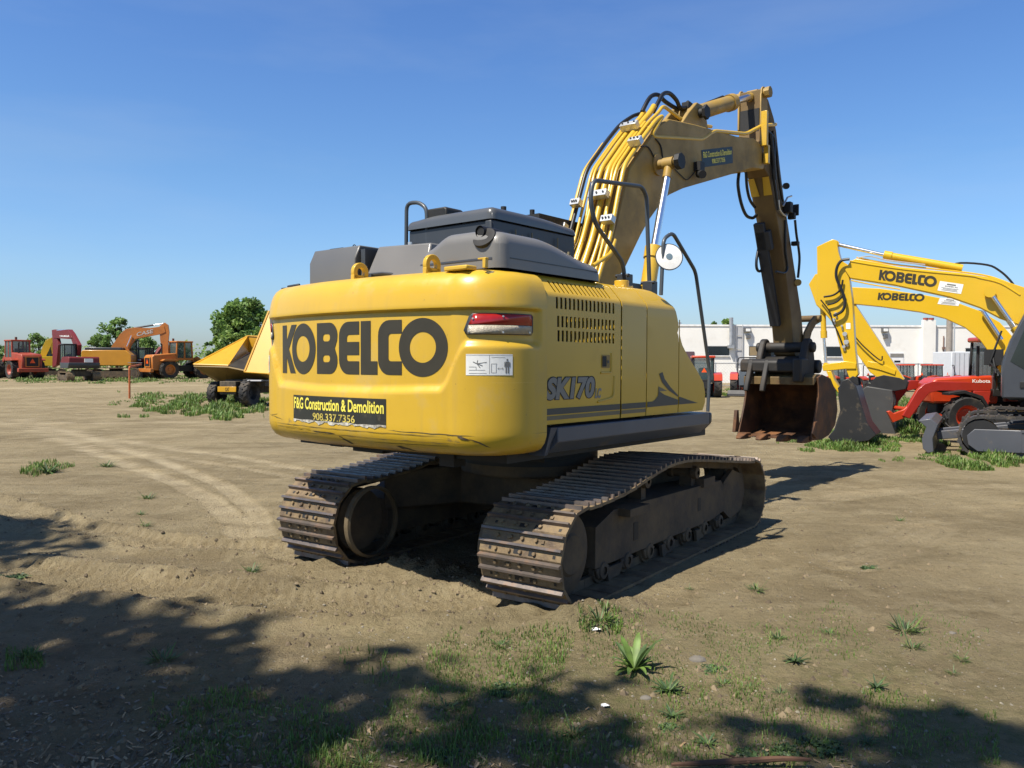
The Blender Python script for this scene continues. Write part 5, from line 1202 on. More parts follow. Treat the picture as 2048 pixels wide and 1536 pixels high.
A_fr, A_R, A_B, A_A = side_excavator(11.2, 14.3, -60, 'nearer of two yellow excavators at the right, grey dozer blade low in front',
    [(1700, 523), (1712, 517), (1760, 526), (1800, 534), (1860, 540), (1925, 546), (1990, 556), (2050, 575), (2120, 610), (2170, 700), (2130, 720), (2080, 690), (2040, 650), (2000, 636), (1960, 615), (1900, 594), (1850, 583), (1790, 570), (1700, 556), (1690, 540)],
    [(1633, 493), (1664, 478), (1673, 480), (1676, 502), (1681, 520), (1697, 530), (1698, 556), (1704, 600), (1710, 700), (1716, 748), (1708, 758), (1698, 756), (1690, 735), (1668, 650), (1646, 622), (1633, 610), (1634, 560)],
    [(1686, 762), (1700, 756), (1716, 772), (1724, 800), (1738, 845), (1756, 868), (1740, 880), (1700, 885), (1672, 884), (1660, 872), (1672, 858), (1684, 820), (1680, 788)],
    [[(1676, 776), (1690, 762), (1706, 752), (1716, 756), (1718, 768), (1708, 780), (1692, 790), (1680, 794)]],
    [((1925, 537), (1768, 510), (1672, 488), .075, .038, 0, 'arm_cylinder'), ((1645, 600), (1648, 676), (1652, 730), .055, .030, 0, 'bucket_cylinder')], None, None,
    ((1757, 560), (1872, 575), (1760, 539)), ((1875, 581), (1922, 588), (1880, 562)),
    [([(1700, 522), (1760, 532), (1830, 541), (1935, 551), (1960, 556), (2000, 566), (2040, 590)], .17, .016, YELN), ([(1712, 514), (1780, 527), (1850, 535), (1940, 545), (1990, 555), (2045, 577)], .08, .016, YELN), ([(1715, 515), (1740, 512), (1775, 520), (1850, 529)], .12, .013, ZINC),
     ([(1895, 533), (1920, 524), (1975, 528), (2000, 540), (2020, 558), (2038, 582)], .0, .02, RUB)],
    [([(1700, 519), (1684, 522), (1675, 536), (1674, 556), (1684, 580), (1691, 602), (1686, 622), (1668, 632)], .24, .030), ([(1648, 594), (1668, 590), (1682, 578), (1686, 560)], .2, .020), ([(1655, 610), (1674, 604), (1690, 588)], .2, .018), ([(1642, 600), (1660, 624), (1666, 645), (1676, 664), (1686, 690)], .2, .014)],
    .17, mat('black_bucket_paint', (.018, .018, .018), .45, var=.2, dirt=DUST, dirt_amt=.15),
    [[(1644, 732), (1652, 728), (1690, 722), (1712, 726), (1712, 738), (1690, 738), (1655, 742), (1646, 742)], [(1652, 742), (1662, 742), (1668, 760), (1682, 780), (1676, 786), (1660, 762)]])
for px, py, r_ in ((1668, 640, .035), (1690, 668, .045), (1693, 684, .05), (1688, 693, .035), (1672, 627, .025), (1684, 652, .022)):
    v = A_fr.pl(px, py, .15); m = MB(); m.cyl((v.x, .13, v.z), (v.x, .20, v.z), r_, n=10); m.cyl((v.x - .02, .15, v.z - .09), (v.x + .01, .17, v.z), r_*.5, n=8); m.build('hose_fitting', ZINC, A_A)
q = [A_fr.pl(*c_, .137) for c_ in ((1692, 658), (1701, 658), (1692, 646))]
mapped('warning_label', flat_mesh([[(0, 0), (1, 0), (1, 1), (0, 1)]]), lambda u, v: q[0] + (q[1] - q[0])*u + (q[2] - q[0])*v + Vector((0, .004, 0)), WHITE, A_A)
# lower works of the nearer machine
def on_frame(fr, R, name, pts, y0, y1, yv, mt_, bevel=.01):
    m = MB(); m.prism(fr.xz(pts, yv), y0, y1); return m.build(name, mt_, R, smooth=25, bevel=bevel)
UGREY = UGREY_ = mat('undercarriage_grey_paint', (.075, .080, .092), .45, var=.1, scale=2, coat=.1, dirt=DUST, dirt_amt=.1)
tkl = .95
t0 = A_fr.pl(1962, 905, tkl); 
r0 = .36
xi = A_fr.pl(1962, 860, tkl).x
for s in (1, -1):
    simple_track(A_R, s*.95, .5, xi - 3.2, xi, .37, UGREY, mat('clean_track_steel', (.05, .047, .043), .55, metal=.2, var=.3, scale=8, dirt=(.20, .15, .09), dirt_amt=.3))
m = MB(); m.prism([(xi + .05, .10), (xi + .20, .22), (xi + .22, .38), (xi + .10, .50), (xi - 2.9, .52), (xi - 2.9, .12)], 1.21, 1.235); m.build('track_guard', UGREY, A_R, bevel=.01)
m = MB(); m.box(xi - .62, xi - .60, 1.236, 1.242, .13, .51); m.box(xi - 2.9, xi - .62, 1.236, 1.25, .465, .50); m.build('guard_rib', UGREY, A_R)
m = MB(); m.box(xi - 1.55, xi - .85, 1.236, 1.25, .22, .36); m.build('step', BLK, A_R)
m = MB(); m.box(xi - 2.2, xi - .9, -.7, .7, .35, .85); m.cyl((xi - 1.55, 0, .8), (xi - 1.55, 0, 1.0), .5, n=30); m.build('car_body', UGREY, A_R, bevel=.02)
bx = A_fr.pl(1868, 880, 1.2).x
m = MB(); m.prism([(bx + .10, .02), (bx + .18, .10), (bx + .20, .28), (bx + .13, .50), (bx + .26, .62), (bx + .06, .66), (bx - .06, .55), (bx + .02, .30), (bx + .0, .05)], -1.22, 1.22); m.build('dozer_blade', UGREY, A_R, smooth=30, bevel=.012)
for s in (-1, 1):
    m = MB(); m.prism([(bx - .02, .22), (bx - .02, .38), (xi - .9, .62), (xi - .9, .42)], s*.42 - .07, s*.42 + .07); m.build('blade_arm', UGREY, A_R, bevel=.012)
# upper works (mostly past the right edge of the picture)
x1 = A_fr.pl(2006, 760, .9).x
m = MB(); m.prism([(x1 - 1.7, 1.0), (x1 - 1.7, 1.75), (x1 - 3.2, 1.75), (x1 - 3.4, 1.0)], -1.2, 1.2); m.build('house', YELN, A_R, bevel=.04)
m = MB(); m.box(x1 - 1.69, x1 - .1, -1.1, .24, 1.0, 1.5); m.build('deck', DGREY, A_R, bevel=.03)
m = MB(); m.prism([(x1 + .02, 1.06), (x1 + .02, 1.7), (x1 - .10, 2.1), (x1 - .32, 2.60), (x1 - .5, 2.68), (x1 - 1.55, 2.68), (x1 - 1.65, 1.06)], .25, 1.16); CB = m.build('cab', mat('cab_dark_grey', (.045, .05, .06), .4, var=.1, coat=.2), A_R, bevel=.03)
m = MB(); m.prism([(x1 - .10, 1.72), (x1 - .38, 2.50), (x1 - .95, 2.55), (x1 - .95, 1.45), (x1 - .5, 1.45)], 1.161, 1.168); m.build('window', mat('cab_glass_dark', (.012, .018, .018), .06, var=.3, coat=.5), CB, smooth=0)
m = MB(); m.box(x1 - .6, x1 - .25, 1.168, 1.18, 1.25, 1.36); m.build('door_handle', BLK, CB, bevel=.01)
m = MB(); m.box(x1 - .02, x1 + .30, .0, .12, 1.65, 1.95); m.tube([(x1 + .1, .2, 1.5), (x1 + .16, .1, 1.85), (x1 + .05, .0, 2.2)], .02, 6); m.tube([(x1 + .0, .22, 1.45), (x1 + .2, .15, 1.7), (x1 + .02, .1, 2.3)], .018, 6); m.build('hose_bundle', BLK, A_R)
m = MB(); p0, p1 = A_fr.pl(2028, 655, 0), A_fr.pl(1980, 585, .2)
for s in (-.27, .27):
    m = MB(); m.cyl((p0.x, s, p0.z), (p1.x, s, p1.z), .04, n=16); c_ = m.build('boom_cylinder', CHROME, A_R)
    m = MB(); m.cyl((p1.x, s - .05, p1.z), (p1.x, s + .05, p1.z), .10, n=18); m.build('rod_eye', YELN, c_); m = MB(); m.cyl((p0.x, s, p0.z), (p0.x - .35, s, p0.z - .55), .065, n=16); m.build('cylinder_barrel', YELN, c_)
B_fr, B_R, B_B, B_A = side_excavator(13.8, 17.2, -60, 'farther of two yellow excavators at the right, its grey bucket resting on the grass',
    [(1640, 560), (1700, 574), (1760, 577), (1850, 590), (1900, 600), (1960, 622), (2000, 645), (2040, 690), (2060, 760), (2030, 790), (2000, 745), (1982, 710), (1960, 680), (1930, 655), (1890, 637), (1840, 624), (1760, 613), (1700, 607), (1660, 600)],
    [(1617, 568), (1630, 548), (1650, 545), (1680, 560), (1712, 612), (1808, 758), (1800, 775), (1786, 778), (1740, 745), (1680, 660), (1632, 610)],
    [(1716, 786), (1736, 772), (1786, 780), (1790, 800), (1784, 840), (1796, 872), (1770, 880), (1735, 874), (1722, 850), (1716, 815)],
    [[(1738, 770), (1752, 754), (1768, 750), (1800, 756), (1816, 764), (1812, 778), (1790, 782), (1760, 784), (1744, 782)]],
    [((1700, 668), (1730, 712), (1758, 728), .06, .032, 0, 'bucket_cylinder')], None, None,
    ((1755, 600), (1848, 603), (1757, 585)), ((1875, 608), (1917, 612), (1880, 595)),
    [([(1700, 560), (1750, 570), (1800, 578)], .1, .016, YELN)], [([(1700, 660), (1725, 690), (1760, 720), (1765, 712)], .22, .016)],
    .17, mat('grey_bucket_paint', (.050, .050, .048), .5, var=.12, dirt=DUST, dirt_amt=.12),
    [[(1735, 722), (1760, 726), (1792, 740), (1790, 750), (1760, 740), (1734, 734)]])
xb = B_fr.pl(1990, 830, .95).x
for s in (1, -1): simple_track(B_R, s*.95, .5, xb - 3.2, xb, .37, UGREY, MATS['clean_track_steel'])
m = MB(); m.box(xb - 2.4, xb - .9, -.7, .7, .35, .85); m.build('car_body', UGREY, B_R, bevel=.02)
m = MB(); m.prism([(xb - .3, 1.0), (xb - .3, 1.9), (xb - 2.9, 1.9), (xb - 3.1, 1.0)], -1.2, 1.2); m.build('house', YELN, B_R, bevel=.05)
m = MB(); p0, p1 = B_fr.pl(2003, 680, 0), B_fr.pl(1965, 622, .2)
for s in (-.27, .27):
    m = MB(); m.cyl((p0.x, s, p0.z), (p1.x, s, p1.z), .045, n=16); m.build('boom_cylinder', CHROME, B_R)
bl = B_fr.pl(1985, 840, .5).x
m = MB(); m.prism([(bl + .9, .12), (bl + .9, .3), (bl - .4, .62), (bl - .4, .45)], -.5, .5); m.build('blade_arm', UGREY, B_R, bevel=.012)
# ---------------------------------------------------------------- red loader tractor behind them
q = ground_pt(1897, 868); fr = Frame(q.x, q.y, -86)
T = thing('tractor', 'big orange-red tractor with curved loader arms and red wheel, behind the grey dozer blade', 'tractor', fr)
wheel(T, 0, .8, .47, .34, ORED); wheel(T, 0, -.8, .47, .34, ORED); wheel(T, -2.0, .85, .75, .45, ORED, 18); wheel(T, -2.0, -.85, .75, .45, ORED, 18)
m = MB(); m.prism([(.55, .75), (.60, 1.22), (.45, 1.34), (-.95, 1.42), (-.95, .75)], -.36, .36); m.build('bonnet', ORED, T, bevel=.05)
m = MB(); m.box(-2.2, .4, -.25, .25, .5, .78); m.build('chassis', BLK, T, bevel=.02)
m = MB(); m.prism([(-.55, .55), (-.30, .95), (.1, 1.08), (.45, 1.02), (.45, .96), (.1, 1.0), (-.25, .88), (-.48, .52)], .62, .98); m.build('fender', BLK, T, bevel=.01)
for s in (1, -1):
    m = MB(); m.prism(fr.xz([(1985, 765), (1870, 763), (1852, 768), (1838, 780), (1808, 832), (1822, 838), (1850, 800), (1862, 786), (1880, 782), (1950, 782), (1985, 782)], .75), s*.62 - .06, s*.62 + .06); la = m.build('loader_arm', mat('dark_red_paint', (.34, .022, .012), .4, var=.1, coat=.2), T, smooth=25, bevel=.012)
    m = MB(); m.prism(fr.xz([(1950, 782), (1985, 782), (1975, 835), (1950, 820)], .75), s*.62 - .07, s*.62 + .07); m.build('loader_post', MATS['dark_red_paint'], T, bevel=.012)
    m = MB(); a, b = fr.pl(1945, 795, .6), fr.pl(1872, 780, .6); m.cyl((a.x, s*.62, a.z), (b.x, s*.62, b.z), .035, n=12); m.build('lift_cylinder', BLK, T)
    m = MB(); m.prism(fr.xz([(1792, 828), (1812, 820), (1828, 804), (1842, 812), (1838, 826), (1815, 836), (1790, 846), (1779, 824), (1785, 822)], .75), s*.58 - .05, s*.58 + .05); m.build('loader_hitch', ORED, T, smooth=25, bevel=.01)
m = MB(); m.cyl((fr.pl(1812, 830, .6).x, -.6, .62), (fr.pl(1812, 830, .6).x, .6, .62), .05); m.build('cross_tube', ORED, T)
cabin(T, -1.85, -.70, -.62, .62, .95, 2.20, BLK, ORED, post=.06, slope=.06)
m = MB(); m.box(-.68, -.58, .62, .9, 1.62, 1.9); m.build('side_mirror', BLK, T, bevel=.02)
m = MB(); m.tube([(-.5, .3, 1.3), (-.5, .3, 2.1)], .035, 8); m.build('exhaust_pipe', BLK, T)
mapped('lettering', fit(flat_mesh(text='Kubota', bold=.02), -.65, -.25, 1.245, 1.325), lambda x, z: Vector((-x - .85, .685, z)), WHITE, T)
# ---------------------------------------------------------------- tractors in the row by the building
def small_tractor(px, py, heading, label, body=ORED, cab=True, loader=True, k=1.0, group=None):
    q = ground_pt(px, py); fr = Frame(q.x, q.y, heading); T = thing('tractor', label, 'tractor', fr, group=group)
    wheel(T, .95, .6, .33, .26, body, 8); wheel(T, .95, -.6, .33, .26, body, 8); wheel(T, -.5, .68, .58, .38, body, 10); wheel(T, -.5, -.68, .58, .38, body, 10)
    m = MB(); m.prism([(1.35, .5), (1.38, .95), (1.2, 1.08), (.1, 1.12), (.1, .5)], -.28, .28); m.build('bonnet', body, T, bevel=.04)
    m = MB(); m.box(-.9, 1.2, -.2, .2, .35, .55); m.box(-1.0, -.7, -.3, .3, .45, .75); m.build('chassis', BLK, T)
    for s in (-1, 1):
        m = MB(); m.prism([(-1.05, .85), (-.95, 1.15), (-.5, 1.25), (-.05, 1.1), (-.05, 1.0), (-.5, 1.17), (-.9, 1.08), (-.98, .83)], s*.68 - .2, s*.68 + .2); m.build('fender', body, T)
    if cab: cabin(T, -.75, .35, -.52, .52, .75, 1.95, BLK, body, post=.06, slope=.05)
    else:
        m = MB(); m.tube(fillet([(-.75, -.5, .6), (-.75, -.5, 2.0), (-.75, .5, 2.0), (-.75, .5, .6)], .15), .03, 8); m.build('roll_bar', BLK, T)
        m = MB(); m.box(-.55, -.05, -.22, .22, .8, .92); m.box(-.62, -.5, -.22, .22, .85, 1.3); m.build('seat', BLK, T, bevel=.04)
    if loader:
        for s in (-1, 1):
            m = MB(); m.prism([(.2, 1.15), (.9, 1.25), (1.7, .45), (1.85, .35), (1.75, .25), (.85, 1.1), (.2, 1.0)], s*.45 - .04, s*.45 + .04); m.build('loader_arm', body, T, bevel=.01)
        m = MB(); m.prism([(1.75, .08), (2.25, .05), (2.25, .09), (1.85, .18), (1.82, .5), (1.75, .52)], -.75, .75); m.build('bucket', BLK, T, bevel=.01)
    m = MB(); m.add([(-1.02, -.13, 1.25), (-1.02, .13, 1.25), (-1.02, 0, 1.48)], [(0, 1, 2)]); m.build('slow_vehicle_triangle', mat('reflector_orange', (.85, .10, .01), .4), T, smooth=0)
    return T
small_tractor(1404, 794, 8, 'red roofed cab tractor seen from behind, at the maroon door of the white building')
T2 = small_tractor(1497, 791, 20, 'orange tractor with grey rear panel and low black blade, seen left of the big bucket', cab=False)
m = MB(); m.box(-1.05, -1.0, -.42, .42, .55, 1.35); m.build('rear_panel', mat('smoked_panel', (.10, .12, .14), .2, var=.2), T2, bevel=.03)
m = MB(); m.prism([(-2.1, .04), (-1.4, .04), (-1.3, .3), (-1.35, .32), (-1.45, .12), (-2.1, .08)], -.95, .95); m.build('box_blade', mat('box_blade_black', (.02, .02, .02), .5, var=.3), T2, bevel=.01)
for (px, py, hd, lab, cb, ld) in ((1690, 785, 150, 'compact tractor with pale cab between the yellow arm and the black bucket', True, False), (1752, 790, 175, 'red loader tractor with raised arms behind the farther yellow excavator', False, True), (1815, 783, 100, 'small cab tractor with teal windows left of the utility pole', True, False), (1868, 784, 80, 'small cab tractor with red roof just left of the utility pole base', True, True), (1922, 782, 95, 'compact tractor with roll bar right of the utility pole', False, True)):
    small_tractor(px, py, hd, lab, cab=cb, loader=ld).scale = (.82, .82, .82)
# ---------------------------------------------------------------- white building
BY_ = 72.0
BF = thing('warehouse', 'long low white painted warehouse with dark windows behind the machine row', 'building', loc=(at(1340, 760, BY_).x, BY_, 0))
ox = at(1340, 760, BY_).x
def bpt(px, py): p = at(px, py, BY_); return p.x - ox, p.z
WALLM = mat('white_painted_block', (.80, .78, .72), .85, var=.06, scale=.5, dirt=(.64, .60, .53), dirt_amt=.2, dirt_scale=.7, bump=.2, bscale=8)
ztop = bpt(1700, 650)[1]; xr = at(2048, 700, BY_).x - ox + 30
m = MB(); m.box(0, xr, 0, 30, -.5, ztop - .15); m.build('wall', WALLM, BF)
m = MB(); m.box(-.06, xr + .06, -.06, 30.06, ztop - .149, ztop); m.build('parapet_cap', mat('cap_white', (.82, .81, .78), .7), BF)
WIN = mat('dark_window_glass', (.012, .018, .024), .12, var=.4, scale=.6)
def rect(name, px0, py0, px1, py1, mt_, d0=-.02, d1=-.06, par=BF, sill=False):
    (x0, z1), (x1, z0) = bpt(px0, py0), bpt(px1, py1); m = MB(); m.box(x0, x1, d1, d0, z0, z1); o = m.build(name, mt_, par, smooth=0)
    if sill:
        m = MB(); m.box(x0 - .05, x1 + .05, d1 - .06, d0, z0 - .08, z0 - .003); m.build('sill', MATS['cap_white'], o)
        m = MB(); m.box(x0 - .03, x1 + .03, d1 - .015, d0, z1 + .002, z1 + .05); m.build('lintel', mat('lintel_grey', (.2, .2, .19), .7), o)
    return o
for a in ((1415, 693, 1458, 711), (1498, 693, 1552, 712), (1648, 694, 1682, 713), (1931, 697, 1983, 716)): rect('window', *a, WIN, sill=True)
rect('window_board', 1499, 694, 1518, 711, mat('tan_board', (.26, .19, .10), .7, var=.1), -.061, -.075)
rect('door', 1364, 703, 1388, 745, mat('maroon_door', (.11, .065, .075), .5))
gd = rect('garage_door', 1722, 706, 1806, 760, mat('door_white', (.78, .77, .75), .6, var=.05)); 
for a in ((1724, 721, 1735, 725), (1745, 721, 1756, 725), (1770, 721, 1781, 725), (1788, 721, 1800, 725)): rect('door_window', *a, WIN, -.061, -.07, gd)
rect('painted_header_shade', 1780, 707, 1806, 714, mat('header_shade_grey', (.22, .21, .19), .8), -.061, -.09, gd)  # grey strip painted for the shade at the head of the door
for px in (1494, 1768):
    (x, z) = bpt(px, 660); m = MB(); m.box(x - .28, x + .28, -.35, -.02, z - .2, z + .22); m.box(x - .2, x + .2, -.42, -.351, z - .15, z + .1, 1); m.box(x - .1, x + .25, -.3, -.02, z - .75, z - .4); m.build('wall_lamp', [mat('lamp_grey', (.12, .12, .12), .5), WHITE], BF, bevel=.02)  # grey box below each lamp stands in for its shadow on the wall
(x, z) = bpt(1460, 690); m = MB(); m.cyl((x, -.35, z), (x, -.35, ztop + .6), .17, n=14); m.box(x - .25, x + .25, -.5, -.02, z - .3, z); m.build('vent_pipe', mat('galvanised', (.42, .43, .44), .4, metal=.5, var=.15), BF)
(x0, z0), (x1, z1) = bpt(1470, 735), bpt(1484, 650); m = MB(); m.box(x0, x0 + .06, -.15, -.09, z0, ztop); m.box(x1, x1 + .06, -.15, -.09, z0, ztop); m.box(x0 + .06, x1, -.03, -.005, z0, z1)
for z in (1.8, 3.0, 4.2): m.box(x0 + .06, x1, -.14, -.10, z, z + .05)
m.build('wall_ladder', mat('ladder_grey', (.45, .45, .45), .5, var=.1), BF)
(x0, z0), (x1, z1) = bpt(1843, 640), bpt(1866, 760); m = MB(); m.box(x0, x1, -.35, -.02, -.3, z0); m.build('chimney', WALLM, BF)
m = MB()
for u in (.25, .7): m.cyl((lerp(x0, x1, u), -.18, z0), (lerp(x0, x1, u), -.18, z0 + .18), .22, n=12)
m.build('chimney_pot', mat('brick_red', (.30, .06, .04), .8), BF)
(x, z) = bpt(1865, 700); m = MB(); m.box(x + .02, x + .10, -.12, -.02, -.2, ztop - .2); m.build('downpipe', mat('pipe_brown', (.20, .12, .09), .6), BF)
(x, z0), (_, z1) = bpt(1886, 725), bpt(1886, 672); m = MB(); m.box(x - .04, x + .04, -.08, -.02, z0, z1); m.box(x - .12, x + .12, -.16, -.02, lerp(z0, z1, .5), lerp(z0, z1, .5) + .2); m.build('conduit', MATS['pipe_brown'], BF)
(x, z) = bpt(1362, 647); m = MB(); m.cyl((x, 2, ztop - .2), (x, 2, ztop + .28), .45, n=18); m.build('roof_vent', MATS['galvanised'], BF)
# utility pole and its wire, chain-link fence, white trailer
q = ground_pt(1897, 778); m = MB(); m.tube([(0, 0, -.2), (0, 0, 7.2)], [.24, .17], 16); PO = m.build('pole_shaft', mat('weathered_pole', (.30, .26, .215), .85, var=.2, scale=3, bump=.3, bscale=20))
R = thing('utility_pole', 'tall weathered grey utility pole standing in front of the white building', 'utility pole', loc=q); PO.parent = R
m = MB(); m.box(-.9, .9, -.06, .06, 6.5, 6.62); m.build('cross_arm', MATS['weathered_pole'], R); m = MB(); m.tube([(.28, -.1, .2), (.28, -.1, 6.3)], .05, 8); m.build('conduit', ZINC, R)
m = MB(); m.tube([(.2, 0, 5.55), (5, 1, 5.25), (10, 2, 5.15), (18, 4, 5.5), (24, 6, 6.2)], .022, 6); m.build('wire', BLK, R)
fy = 58.0; fx0, fx1 = at(1350, 760, fy).x, at(2048, 760, fy).x + 12
R = thing('chain_link_fence', 'low chain-link fence with grey rails along the foot of the white building', 'fence', loc=(fx0, fy, 0))
m = MB(); W_ = fx1 - fx0; m.tube([(0, 0, 1.72), (W_, 0, 1.72)], .035, 8); m.tube([(0, 0, .12), (W_, 0, .12)], .02, 6); m.build('rail', MATS['galvanised'], R)
for k in range(int(W_/2.9) + 1):
    m = MB(); m.cyl((k*2.9, 0, -.1), (k*2.9, 0, 1.78), .04, n=8); m.build('post', MATS['galvanised'], R)
m = MB(); st = .22
k = -1.7
while k < W_:
    for d in (1, -1):
        a, b = (k, k + 1.6) if d > 0 else (k + 1.6, k)
        a_, b_ = max(0, min(W_, a)), max(0, min(W_, b))
        if abs(b_ - a_) > .05: m.tube([(a_, 0, .12 + 1.6*abs(a_ - a)/1.6), (b_, 0, .12 + 1.6*abs(b_ - a)/1.6)], .004, 3, cap=False)
    k += st
m.build('mesh_wire', MATS['galvanised'], R)
q = ground_pt(1950, 781); fr = Frame(q.x, q.y, 85); R = thing('trailer', 'white box trailer with grey ribbed side standing behind the red loader tractor', 'trailer', fr)
m = MB(); m.box(-2.3, 2.3, -1.0, 1.0, .55, 2.5); m.build('box_body', mat('trailer_white', (.60, .62, .63), .5, var=.05), R, bevel=.04)
m = MB()
for k in range(14): m.box(-2.1 + k*.31, -2.06 + k*.31, -1.015, -1.002, .65, 2.4)
m.build('side_rib', mat('rib_grey', (.35, .36, .37), .5), R)
for y in (-.85, .85): wheel(R, .3, y, .33, .22, WHITE, 6); 
# ---------------------------------------------------------------- yellow dump truck half hidden on the left
q = ground_pt(476, 812); DT = Frame(q.x + .3, q.y + .8, 12)
R = thing('dump_truck', 'yellow articulated dump truck with raised rear bed, half hidden behind the big excavator counterweight', 'dump truck', DT)
yb = DT.loc(Vector((q.x, q.y, 0)))
def dpt(px, py, Yl): p = DT.pl(px, py, Yl, 0); return p
LB = [dpt(389, 727, -.6), dpt(495, 672, -.3), dpt(512, 675, 1.6), dpt(470, 710, 1.5)]
xs_ = -1.0
def dp(px, py, x): v = DT.pl(px, py, x, 0); return (v.x, v.y, v.z)
# floor and sides of the tapered tail of the bed
near = {k: dp(*k, -1.2) for k in [(388, 727), (390, 731), (456, 731), (463, 720), (495, 706), (488, 745), (492, 748), (540, 748)]}
m = MB()
a0, a1 = Vector(dp(388, 729, -1.2)), Vector(dp(496, 672, .9)); b0, b1 = Vector(dp(456, 731, -1.2)), Vector(dp(498, 706, .9))
c0 = Vector(dp(518, 673, .95))
m.add([a0, b0, b1, c0, a1], [(0, 1, 2, 3, 4)])
m.add([a0, a1, a1 + Vector((.04, .05, .03)), a0 + Vector((.0, .05, .03))], [(0, 1, 2, 3)])
o = m.build('bed_side', DUMPY, R, smooth=0, fix=False, solid=.05)
d0, d1, d2 = Vector(dp(489, 744, -1.3)), Vector(dp(538, 622, -.2)), Vector(dp(548, 748, -1.3)); d3 = Vector(dp(560, 640, 1.2)); d4 = Vector(dp(600, 720, 1.4))
m = MB(); m.add([d0, d2, d4, d3, d1], [(0, 1, 2, 3, 4)]); m.build('bed_side', DUMPY, R, smooth=0, fix=False, solid=.05)
m = MB(); m.tube([a0, b0, b1], .035, 6); m.tube([a0, a1, c0], .03, 6); m.tube([d0, d1], .045, 6); m.tube([d0, d2], .03, 6); m.build('bed_rim', DUMPY, R)
m = MB(); m.add([b0, Vector(dp(490, 740, -1.15)), Vector(dp(515, 700, 1.2)), b1], [(0, 1, 2, 3)]); m.build('bed_floor', mat('bed_floor_dark', (.035, .03, .02), .6, var=.3), R, smooth=0, fix=False, solid=.04)
m = MB(); m.add([a0 + Vector((0, 0, -.03)), b0 + Vector((0, 0, -.03)), Vector(dp(452, 765, -.2)), Vector(dp(432, 760, -.2))], [(0, 1, 2, 3)]); m.add([b0 + Vector((0, 0, -.03)), Vector(dp(540, 750, -1.15)), Vector(dp(540, 770, .4)), Vector(dp(452, 765, -.2))], [(0, 1, 2, 3)])
m.build('bed_underside', mat('under_yellow_dull', (.22, .14, .03), .6, var=.2), R, smooth=0, fix=False, solid=.05)
tx = -.6
for px, w_ in ((434, .55), (488, .5), (513, .62)):
    v = DT.pl(px, 790, tx, 0); wheel(R, tx + (.0 if px < 500 else -.5), v.y, .46 if px < 500 else .52, .36, TYRE, 16)
v0, v1 = DT.pl(437, 773, -1.35, 0), DT.pl(474, 784, -1.35, 0); m = MB(); m.box(-1.42, -1.36, v1.y, v0.y, v1.z, v0.z); BM = m.build('bumper', DUMPY, R, bevel=.01)
mapped('lettering', fit(flat_mesh(text='CAT', bold=.02), .15, .72, .15, .85), lambda u, w: Vector((-1.425, lerp(v0.y, v1.y, lerp(.36, .75, u)), lerp(v1.z, v0.z, w))), BLK, BM)
m = MB(); m.box(-1.36, 2.6, v1.y + .05, v0.y - .05, .45, .95); m.box(-.9, 2.6, v1.y - .9, v0.y, .75, 1.0); m.build('chassis', mat('chassis_dark', (.05, .042, .03), .7, var=.3, dirt=DUST, dirt_amt=.4), R, bevel=.02)
v = DT.pl(512, 766, -1.2, 0); m = MB(); m.prism([(-1.35, .95), (-1.3, 1.02), (-.6, 1.02), (-.6, .95)], v.y - .3, v.y + .3); m.build('mudguard', BGREY, R, bevel=.02)
m = MB(); m.box(2.6, 5.2, v1.y - .6, v0.y + .3, .7, 1.7); m.build('front_body', DUMPY, R, bevel=.08)
